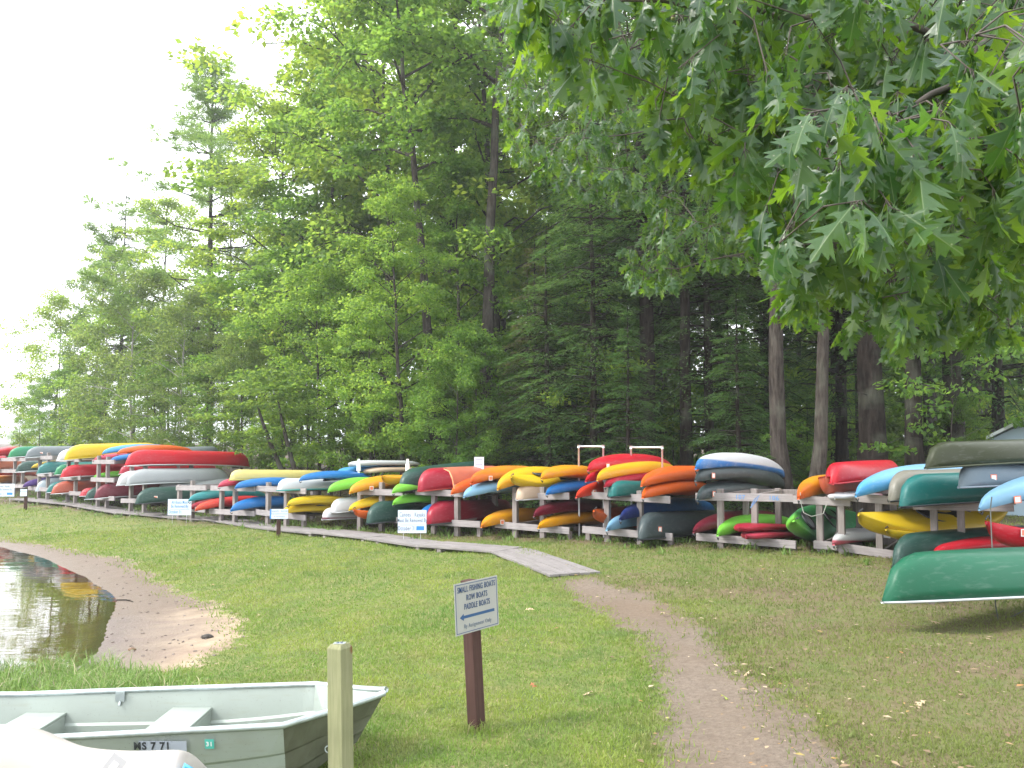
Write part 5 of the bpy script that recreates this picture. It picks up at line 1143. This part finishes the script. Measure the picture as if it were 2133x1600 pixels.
tree(M_A, 'maple_tree', 930, 10, hpy=-400, label='very tall maple behind the leaning grey trunk', color=YG)
# leaning pale birches
for px, lx, lab in ((640, -.55, 'pale birch stem leaning left behind the blue and white kayaks'), (652, -.36, 'thinner pale birch stem beside the leaning birch')):
    p, _, _ = row_at(px - 10, 3.2); g = tz(p.x, p.y); H = 3.1; pts = [Vector((lx * u * H * (1.05 - .25 * u), 0, u * H - .1)) for u in (0, .2, .4, .6, .8, 1)]
    root = empty('birch_tree', (p.x, p.y, g)); tag(root, lab, 'tree'); MB().tube(pts, [.09, .08, .07, .06, .045, .02], 8).build('trunk', BARK, root, smooth=True)
    c = link('crown', M_S.cm, root, loc=(pts[-1].x, 0, H - 2.0)); c.color = (1, 1, 1, 1); c.scale = (1.1, 1.1, .8)
# further trunks of the wood: told apart, but alike
g = random.Random(5)
for i in range(88):
    px = g.uniform(600, 2250) if i < 70 else g.uniform(260, 700); off = g.uniform(9, 34) if px > 900 else g.uniform(9, 17)
    con = g.random() < (.65 if px > 1100 else .15); md = M_K2 if con else M_H
    hh = g.uniform(14, 19) if px > 900 else g.uniform(8, 12)
    if px < 800 : hh = min(hh, 6 + (px - 100) / 110)
    tree(md, 'forest_tree', px, off, h=hh, label=('slender dark conifer trunk deep in the shaded wood' if con else 'slender grey trunk of a leafy tree standing back in the wood'), color=(1, 1, 1) if con else (1.1, 1.15, 1), group=('conifers back in the wood' if con else 'leafy trees back in the wood'), fat=g.uniform(.7, 1.1), bark_=None if g.random() < .6 else (BARK if con else BARK_D))
_used = set()
def sap_label(px, off):
    for _, lb_ in sorted(BOATS, key=lambda b_: abs(b_[0] - px)):
        lb_ = ' '.join(lb_.split()[:11])
        while lb_.split()[-1] in ('the', 'of', 'on', 'a', 'with', 'and', 'in', 'by', 'at', 'below', 'above', 'under', 'behind', 'beside', 'left', 'right', 'to', 'over'): lb_ = ' '.join(lb_.split()[:-1])
        if lb_ not in _used: _used.add(lb_); return 'leafy sapling behind the ' + lb_
for i in range(46):
    px = g.uniform(120, 2200); off = g.uniform(3.5, 22); 
    tree(M_S if g.random() < .7 else M_C, 'sapling', px, off, h=g.uniform(1.5, 4.5), label=sap_label(px, off), color=g.choice([LG, MG, YG, DG]), group='saplings in the undergrowth')
# far wood that reads as one mass
q = np.random.default_rng(3); Cs, Ks = [], []
PRf, NRf, _ = dense_row(0)
for i in range(2600):
    j = q.integers(0, 330); off = q.uniform(24, 46) if j < 190 else q.uniform(14, 26); b = PRf[j] + NRf[j] * off; top_ = 12 if j < 190 else 12 - 7.5 * (j - 190) / 140
    z = tz(b[0], b[1]) + q.uniform(0, 1) ** 1.5 * top_; r = q.uniform(.8, 1.7); m = 55
    w = unit(q.normal(0, 1, (m, 3))) * q.random((m, 1)) ** .4 * r; w[:, 2] *= .5; Cs.append(w + [b[0], b[1], z]); Ks.append(q.random(m))
Cs = np.concatenate(Cs); n = len(Cs)
me = fast_mesh('woodland', leaf_cloud(Cs, q.normal(0, 1, (n, 3)) + [0, 0, -.3], q.normal(0, .5, (n, 3)) + [0, 0, 1], q.uniform(.2, .42, n), q.uniform(.15, .3, n), None), 4, LEAF_F, LEAF, {'rnd': np.concatenate(Ks)})
tag(link('woodland', me), 'far leafy wood seen as one green mass between the trunks', 'woodland', kind='stuff')

# ------------------------------------------------------------ red oaks in the foreground
HALF = [(y_, x_ * .80) for y_, x_ in [(0, .010), (.10, .022), (.17, .08), (.19, .18), (.27, .28), (.25, .16), (.285, .06), (.335, .055), (.385, .13), (.51, .38), (.505, .25), (.59, .35), (.535, .14), (.575, .065), (.63, .13), (.78, .30), (.745, .16), (.83, .20), (.80, .055), (.90, .075), (1.0, 0)]]
MID = [0, .17, .335, .575, .80, 1.0]; CUT = [0, 2, 7, 13, 18, 20]
def oak_verts(curl, fold, twist, var):
    """returns verts (n,3) + local xy and faces"""
    v = [(0, y) for y in MID]; nm = len(v); half = [(x * (1 + var * math.sin(i * 1.7)), y) for i, (y, x) in enumerate(HALF)]
    Rr = [(x, y) for x, y in half[:-1]]; Ll = [(-x * (1 + .1 * var * math.cos(i)), y) for i, (x, y) in enumerate(half[:-1])]
    v += Rr; r0 = nm; v += Ll; l0 = nm + len(Rr); tip = nm - 1; F_ = []
    for k in range(5):
        a, b = CUT[k], CUT[k + 1]; ra = [r0 + i for i in range(a, b + 1) if i < len(Rr)]; la = [l0 + i for i in range(a, b + 1) if i < len(Ll)]
        F_.append(tuple([k] + ra + [k + 1])); F_.append(tuple(([k] + la + [k + 1])[::-1]))
    X = np.array(v, float); x, y = X[:, 0], X[:, 1]; z = -fold * np.abs(x) + .06 * np.sin(y * 9 + np.sign(x)) * np.abs(x) / .3
    a = curl * y; yy = np.where(abs(curl) > 1e-3, np.sin(a) / curl, y); zz = z * np.cos(a) - (1 - np.cos(a)) / curl
    return np.stack([x + twist * z, yy, zz], 1), X, F_
OV = [oak_verts(c, f, t_, v_) for c, f, t_, v_ in ((.5, .35, .1, .0), (.9, .2, -.2, .12), (.25, .6, .2, -.1), (1.2, .3, .0, .08), (.6, -.2, .1, -.05))]
t = NT('oak_leaf'); rnd = t.attr('rnd'); oi = t.n('ShaderNodeObjectInfo'); r2 = t.math('FRACT', t.math('ADD', rnd, t.math('MULTIPLY', oi.outputs['Random'], .999)))
lx, ly = t.attr('lx'), t.attr('ly'); ax = t.math('ABSOLUTE', lx)
base = t.mix(r2, (.014, .050, .022), (.032, .085, .030)); base = t.mix(t.ramp(t.noise(t.pos(), 22, 3), [(.45, 0.0), (.7, .3)]), base, (.03, .07, .03))
rib = t.ramp(ax, [(.0, .75), (.005, .6), (.009, 0.0)])
vein = t.math('FRACT', t.math('MULTIPLY', t.math('SUBTRACT', ly, t.math('MULTIPLY', ax, .8)), 8.5)); vein = t.ramp(vein, [(.0, .35), (.06, 0.0)])
base = t.mix(rib, base, (.22, .30, .13)); base = t.mix(vein, base, (.12, .20, .08))
vor = t.n('ShaderNodeTexVoronoi'); vor.inputs['Scale'].default_value = 28; t.l(t.pos(), vor.inputs['Vector']); base = t.mix(t.ramp(vor.outputs['Distance'], [(.05, .7), (.09, 0.0)]), base, (.35, .33, .22))
d = t.bsdf(base, .36, spec=.5, bump=t.math('SUBTRACT', t.noise(t.pos(), 40, 2), vein), bstr=.25, bdist=.004)
tl = t.n('ShaderNodeBsdfTranslucent'); tc_ = t.mix(r2, (.16, .38, .02), (.40, .62, .03)); tc_ = t.mix(rib, tc_, (.10, .2, .03)); t.l(tc_, tl.inputs['Color'])
ms = t.n('ShaderNodeMixShader'); ms.inputs[0].default_value = .37; t.l(d, ms.inputs[1]); t.l(tl.outputs[0], ms.inputs[2]); OAK = t.done(ms.outputs[0])
t = NT('oak_twig'); TWIG = t.done(t.bsdf(t.mix(t.noise(t.obj(), 20, 3), (.04, .032, .026), (.11, .09, .075)), .85))
leaf_me = []
for V_, X_, F_ in OV:
    me = bpy.data.meshes.new('leaf'); me.from_pydata(V_.tolist(), [], F_); me.materials.append(OAK)
    for nm_, arr in (('lx', X_[:, 0]), ('ly', X_[:, 1]), ('rnd', np.zeros(len(V_)))): a = me.attributes.new(nm_, 'FLOAT', 'POINT'); a.data.foreach_set('value', arr.astype(np.float32))
    me.update(); leaf_me.append(me)
def inpoly(x, y, poly):
    c = False
    for i in range(len(poly)):
        (x0, y0), (x1, y1) = poly[i], poly[i - 1]
        if (y0 > y) != (y1 > y) and x < (x1 - x0) * (y - y0) / (y1 - y0) + x0: c = not c
    return c
def oak(label, trunk_xy, H, limbs, regions, seed, singles, trunk_r=.28):
    g = random.Random(seed); zt0 = tz(*trunk_xy); O = Vector((trunk_xy[0], trunk_xy[1], zt0)); root = empty('oak_tree', O); tag(root, label, 'tree')
    tb = MB(); tp = [Vector((0, 0, -.2)), Vector((.05, .02, H * .3)), Vector((-.04, .05, H * .6)), Vector((0, 0, H))]; tb.tube(tp, [trunk_r * 1.3, trunk_r, trunk_r * .7, .05], 14); tb.build('trunk', BARK, root, smooth=True)
    lp = []; lb = MB()
    for pts in limbs:
        P_ = [at(a, b, D_) - O for a, b, D_ in pts]; s0 = Vector((0, 0, max(1.5, P_[0].z * .8))); P_ = [s0] + P_
        # smooth
        dn = []
        for i in range(len(P_) - 1):
            for k in range(6): 
                f = k / 6; a, b = P_[i], P_[i + 1]; pr = P_[max(0, i - 1)]; nx_ = P_[min(len(P_) - 1, i + 2)]
                m0, m1 = (b - pr) / 2, (nx_ - a) / 2; dn.append((2*f**3-3*f**2+1)*a + (f**3-2*f**2+f)*m0 + (-2*f**3+3*f**2)*b + (f**3-f**2)*m1 + Vector((g.gauss(0, .012), g.gauss(0, .012), g.gauss(0, .012))))
        dn.append(P_[-1]); m = len(dn); lb.tube(dn, [.028 * (1 - i / m) ** 1.3 + .004 for i in range(m)], 7); lp += [(v, i / m) for i, v in enumerate(dn)]
    lb.build('branches', TWIG, root, smooth=True)
    LP = np.array([v for v, _ in lp]); newp = []; tw = MB(); L = []
    for poly, n_, d0, d1, sz, bias in regions:
        xs_ = [p[0] for p in poly]; ys_ = [p[1] for p in poly]; k = 0
        while k < n_:
            x, y = g.uniform(min(xs_), max(xs_)), g.uniform(min(ys_), max(ys_))
            if not inpoly(x, y, poly): continue
            k += 1; D_ = d0 + (d1 - d0) * g.random() ** bias; c = at(x, y, D_) - O
            j = int(np.argmin(np.linalg.norm(LP - np.array(c)[None] + [0, 0, -.1], axis=1))); b = Vector(LP[j]); dv = c - b
            mid_ = b + dv * .5 + Vector((g.gauss(0, .05), g.gauss(0, .05), abs(dv.length) * .12)); tw.tube([b, mid_, c], [.0035, .003, .002], 4, cap=False); newp.append(np.array(c))
            if len(newp) > 20: LP = np.concatenate([LP, np.array(newp)]); newp = []
            nl = g.randint(5, 8); hd_ = dv.normalized() if dv.length > .05 else Vector((-1, 0, 0))
            for i in range(nl):
                a = g.random() * 6.28; dr = Vector((math.cos(a), math.sin(a), 0)) * g.uniform(.3, .9) + hd_ * .35 + Vector((0, 0, -g.uniform(.6, 1.9))); dr.normalize()
                base_ = c + (mid_ - c) * g.random() * .35; pet = base_ + dr * .03 + Vector((0, 0, .008)); ln = sz * g.uniform(.6, 1.12)
                nrm_ = Vector((g.gauss(0, .5), g.gauss(0, .5) - .25, 1.0 * g.uniform(.3, 1))); nrm_ = (nrm_ - dr * nrm_.dot(dr)).normalized(); sx_ = dr.cross(nrm_)
                M_ = Matrix(((sx_.x * ln, dr.x * ln, nrm_.x * ln, pet.x), (sx_.y * ln, dr.y * ln, nrm_.y * ln, pet.y), (sx_.z * ln, dr.z * ln, nrm_.z * ln, pet.z), (0, 0, 0, 1)))
                wp_ = pet + O; scr = ln / wp_.y; px_ = CX + wp_.x / wp_.y * F; py_ = 920 - (wp_.z - EYE) / wp_.y * F
                vis = -40 < px_ < 2170 and -60 < py_ < 1600
                tw.tube([base_, pet], [.0018, .0015], 3, cap=False); L.append((scr if vis else 0, g.randrange(len(OV)), M_, g.random()))
    tw.build('twigs', TWIG, root, smooth=True)['kind'] = 'stuff'
    L.sort(key=lambda e: -e[0])
    for _, vi, M_, _r in L[:singles]:
        o = bpy.data.objects.new('leaf', leaf_me[vi]); col.objects.link(o); o.parent = root; o.matrix_basis = M_
    Vs, Fs, lx_, ly_, rn = [], [], [], [], []; nn_ = 0; groups = {}
    rest = L[singles:]
    me_all = []
    for vi in range(len(OV)):
        V_, X_, F_ = OV[vi]; ms_ = [e for e in rest if e[1] == vi]
        if not ms_: continue
        MM = np.array([[list(r_) for r_ in e[2]] for e in ms_]); W = np.einsum('nij,mj->nmi', MM[:, :3, :3], V_) + MM[:, None, :3, 3]
        me_all.append((W.reshape(-1, 3), F_, len(V_), len(ms_), X_, [e[3] for e in ms_]))
    # merge variants into one mesh (all share the same topology)
    V_all = np.concatenate([a[0] for a in me_all]); npv = len(OV[0][0]); N_ = len(V_all) // npv
    me = fast_mesh('leaves', V_all, npv, OV[0][2], OAK, {'rnd': np.concatenate([a[5] for a in me_all]), 'lx': np.concatenate([np.tile(a[4][:, 0], a[3]) for a in me_all]), 'ly': np.concatenate([np.tile(a[4][:, 1], a[3]) for a in me_all])})
    o = link('leaves', me, root); o['kind'] = 'stuff'; return root, O, tw
NEAR = [(1050, -140), (1090, 40), (1150, 120), (1200, 160), (1340, 150), (1360, 290), (1480, 330), (1530, 430), (1620, 500), (1660, 590), (1760, 610), (1880, 640), (1990, 560), (2260, 560), (2300, -140)]
LOWR = [(1860, 560), (1900, 640), (2000, 600), (2060, 520), (2250, 500), (2250, 640), (2133, 620), (2040, 640), (1950, 690)]
MIDP = [(1150, 60), (1500, 120), (1760, 330), (1900, 520), (1640, 590), (1500, 540), (1400, 590), (1310, 600), (1300, 520), (1360, 430), (1200, 400), (1080, 340), (1020, 160)]
r1, O1, _ = oak('near red oak whose big lobed leaves hang in at the top right', (4.6, 4.4), 9, [
    [(2250, 150, 4.2), (1900, 60, 3.6), (1500, 20, 3.3), (1180, -10, 3.4)], [(2250, 380, 4.4), (1990, 390, 3.6), (1760, 400, 3.6), (1620, 420, 4.0)],
    [(2200, 100, 3.2), (1950, 200, 2.7), (1800, 240, 2.7)], [(2200, 560, 4.6), (2000, 560, 4.3), (1830, 590, 4.3)], [(2230, -60, 4.6), (1800, -60, 4.6), (1450, 120, 4.8), (1250, 100, 5.0)],
    [(2200, 280, 4.8), (1900, 300, 5.0), (1650, 350, 5.2), (1450, 340, 5.2)], [(2300, 240, 3.4), (2150, 260, 2.9), (2040, 300, 2.6)]],
    [(NEAR, 760, 2.5, 5.0, .185, .8), ([(1050, -140), (1090, 40), (1200, 130), (2300, 130), (2300, -140)], 130, 3.0, 5.0, .185, 1), ([(1640, 180), (2200, 60), (2200, 420), (1900, 480), (1700, 380)], 36, 2.15, 2.7, .19, 1), (LOWR, 60, 4.6, 6.2, .14, 1), ([(1590, 520), (2160, 540), (2160, 670), (1900, 740), (1690, 700)], 80, 4.2, 5.6, .175, 1)], 41, 300)
MID2 = [(1, 1)]
r2_, O2, _ = oak('farther red oak with smaller looking leaves behind the near branches', (7.6, 10.2), 12, [
    [(2100, 100, 9.5), (1800, 150, 8.6), (1500, 240, 8.2), (1150, 300, 8.2)], [(2100, 380, 9.6), (1850, 480, 9), (1600, 520, 8.6), (1350, 570, 8.4)], [(2100, 0, 9.5), (1700, 0, 9.5), (1400, 30, 9.2), (1100, 60, 9.0)],
    [(2100, 600, 9.6), (1950, 620, 9.2), (1750, 600, 9)]],
    [(MIDP, 760, 7.6, 10.2, .175, 1), ([(1000, -80), (2200, -80), (2200, 300), (1500, 200), (1100, 120), (980, 60)], 400, 8.2, 11, .175, 1), ([(1750, 400), (2200, 350), (2200, 700), (1900, 690)], 130, 8.2, 11, .15, 1)], 42, 300, .3)
# acorns and a few dry twigs on the near oak
ac = simple('green_acorn', (.34, .36, .16), .5); cup = simple('acorn_cup', (.12, .08, .05), .8)
for x, y, D_ in ((1905, 378, 2.9), (2003, 415, 3.1), (1402, 38, 3.4), (1786, 330, 3.1)):
    p_ = at(x, y, D_) - O1; bm = bmesh.new(); bmesh.ops.create_uvsphere(bm, u_segments=12, v_segments=8, radius=.009)
    for v in bm.verts: v.co.z *= 1.15
    me = bpy.data.meshes.new('acorn'); bm.to_mesh(me); bm.free(); me.materials.append(ac); me.polygons.foreach_set('use_smooth', [True] * len(me.polygons)); o = link('acorn', me, r1, p_)
    MB().tube([(0, 0, .003), (0, 0, .012), (0, 0, .02)], [.0098, .008, .002], 10).build('acorn_cup', cup, o)

for i, (px, py, s, lab) in enumerate(((1497, 1455, .13, 'yellow green oak leaf lying in the middle of the path'), (1372, 1283, .12, 'pale tan oak leaf on the upper path'), (1285, 1216, .10, 'dry leaf at the path start below the boardwalk end'), (1105, 1432, .12, 'reddish brown leaf on the lawn right of the sign post'), (1092, 1277, .13, 'upright brown leaf in the grass right of the sign'), (1240, 1450, .12, 'tan curled leaf on the lawn left of the path'), (1930, 1470, .12, 'pale leaf on the worn lawn at the lower right'), (1935, 1300, .13, 'dry leaf on the grass in front of the mid green canoe'), (1567, 1405, .11, 'small tan leaf beside the path on its right'))):
    g_ = ground(px, py); o = bpy.data.objects.new('fallen_leaf', leaf_me[i % 5].copy()); col.objects.link(o); o.data.materials[0] = simple('fallen_leaf', ((.28, .34, .06) if i == 0 else (.30, .12, .05) if i == 3 else (.40, .30, .19)), .8)
    o.location = g_ + Vector((0, 0, .03)); o.rotation_euler = (R.uniform(-.4, .4), R.uniform(-.4, .4), R.random() * 6); o.scale = (s, s, s); tag(o, lab, 'leaf')
# ------------------------------------------------------------ thin haze volume, added to stand in for lens glare
hz = NT('added_glare_haze'); pv = hz.n('ShaderNodeVolumePrincipled'); pv.inputs['Color'].default_value = (.97, .98, 1, 1); pv.inputs['Density'].default_value = GLARE_HAZE; pv.inputs['Anisotropy'].default_value = .35
hz.l(pv.outputs[0], hz.out.inputs['Volume'])
tag(MB().box((-1000, -70, -3), (1000, 1000, 40)).build('added_glare_haze', hz.m), kind='stuff')
cy.volume_bounces = 0
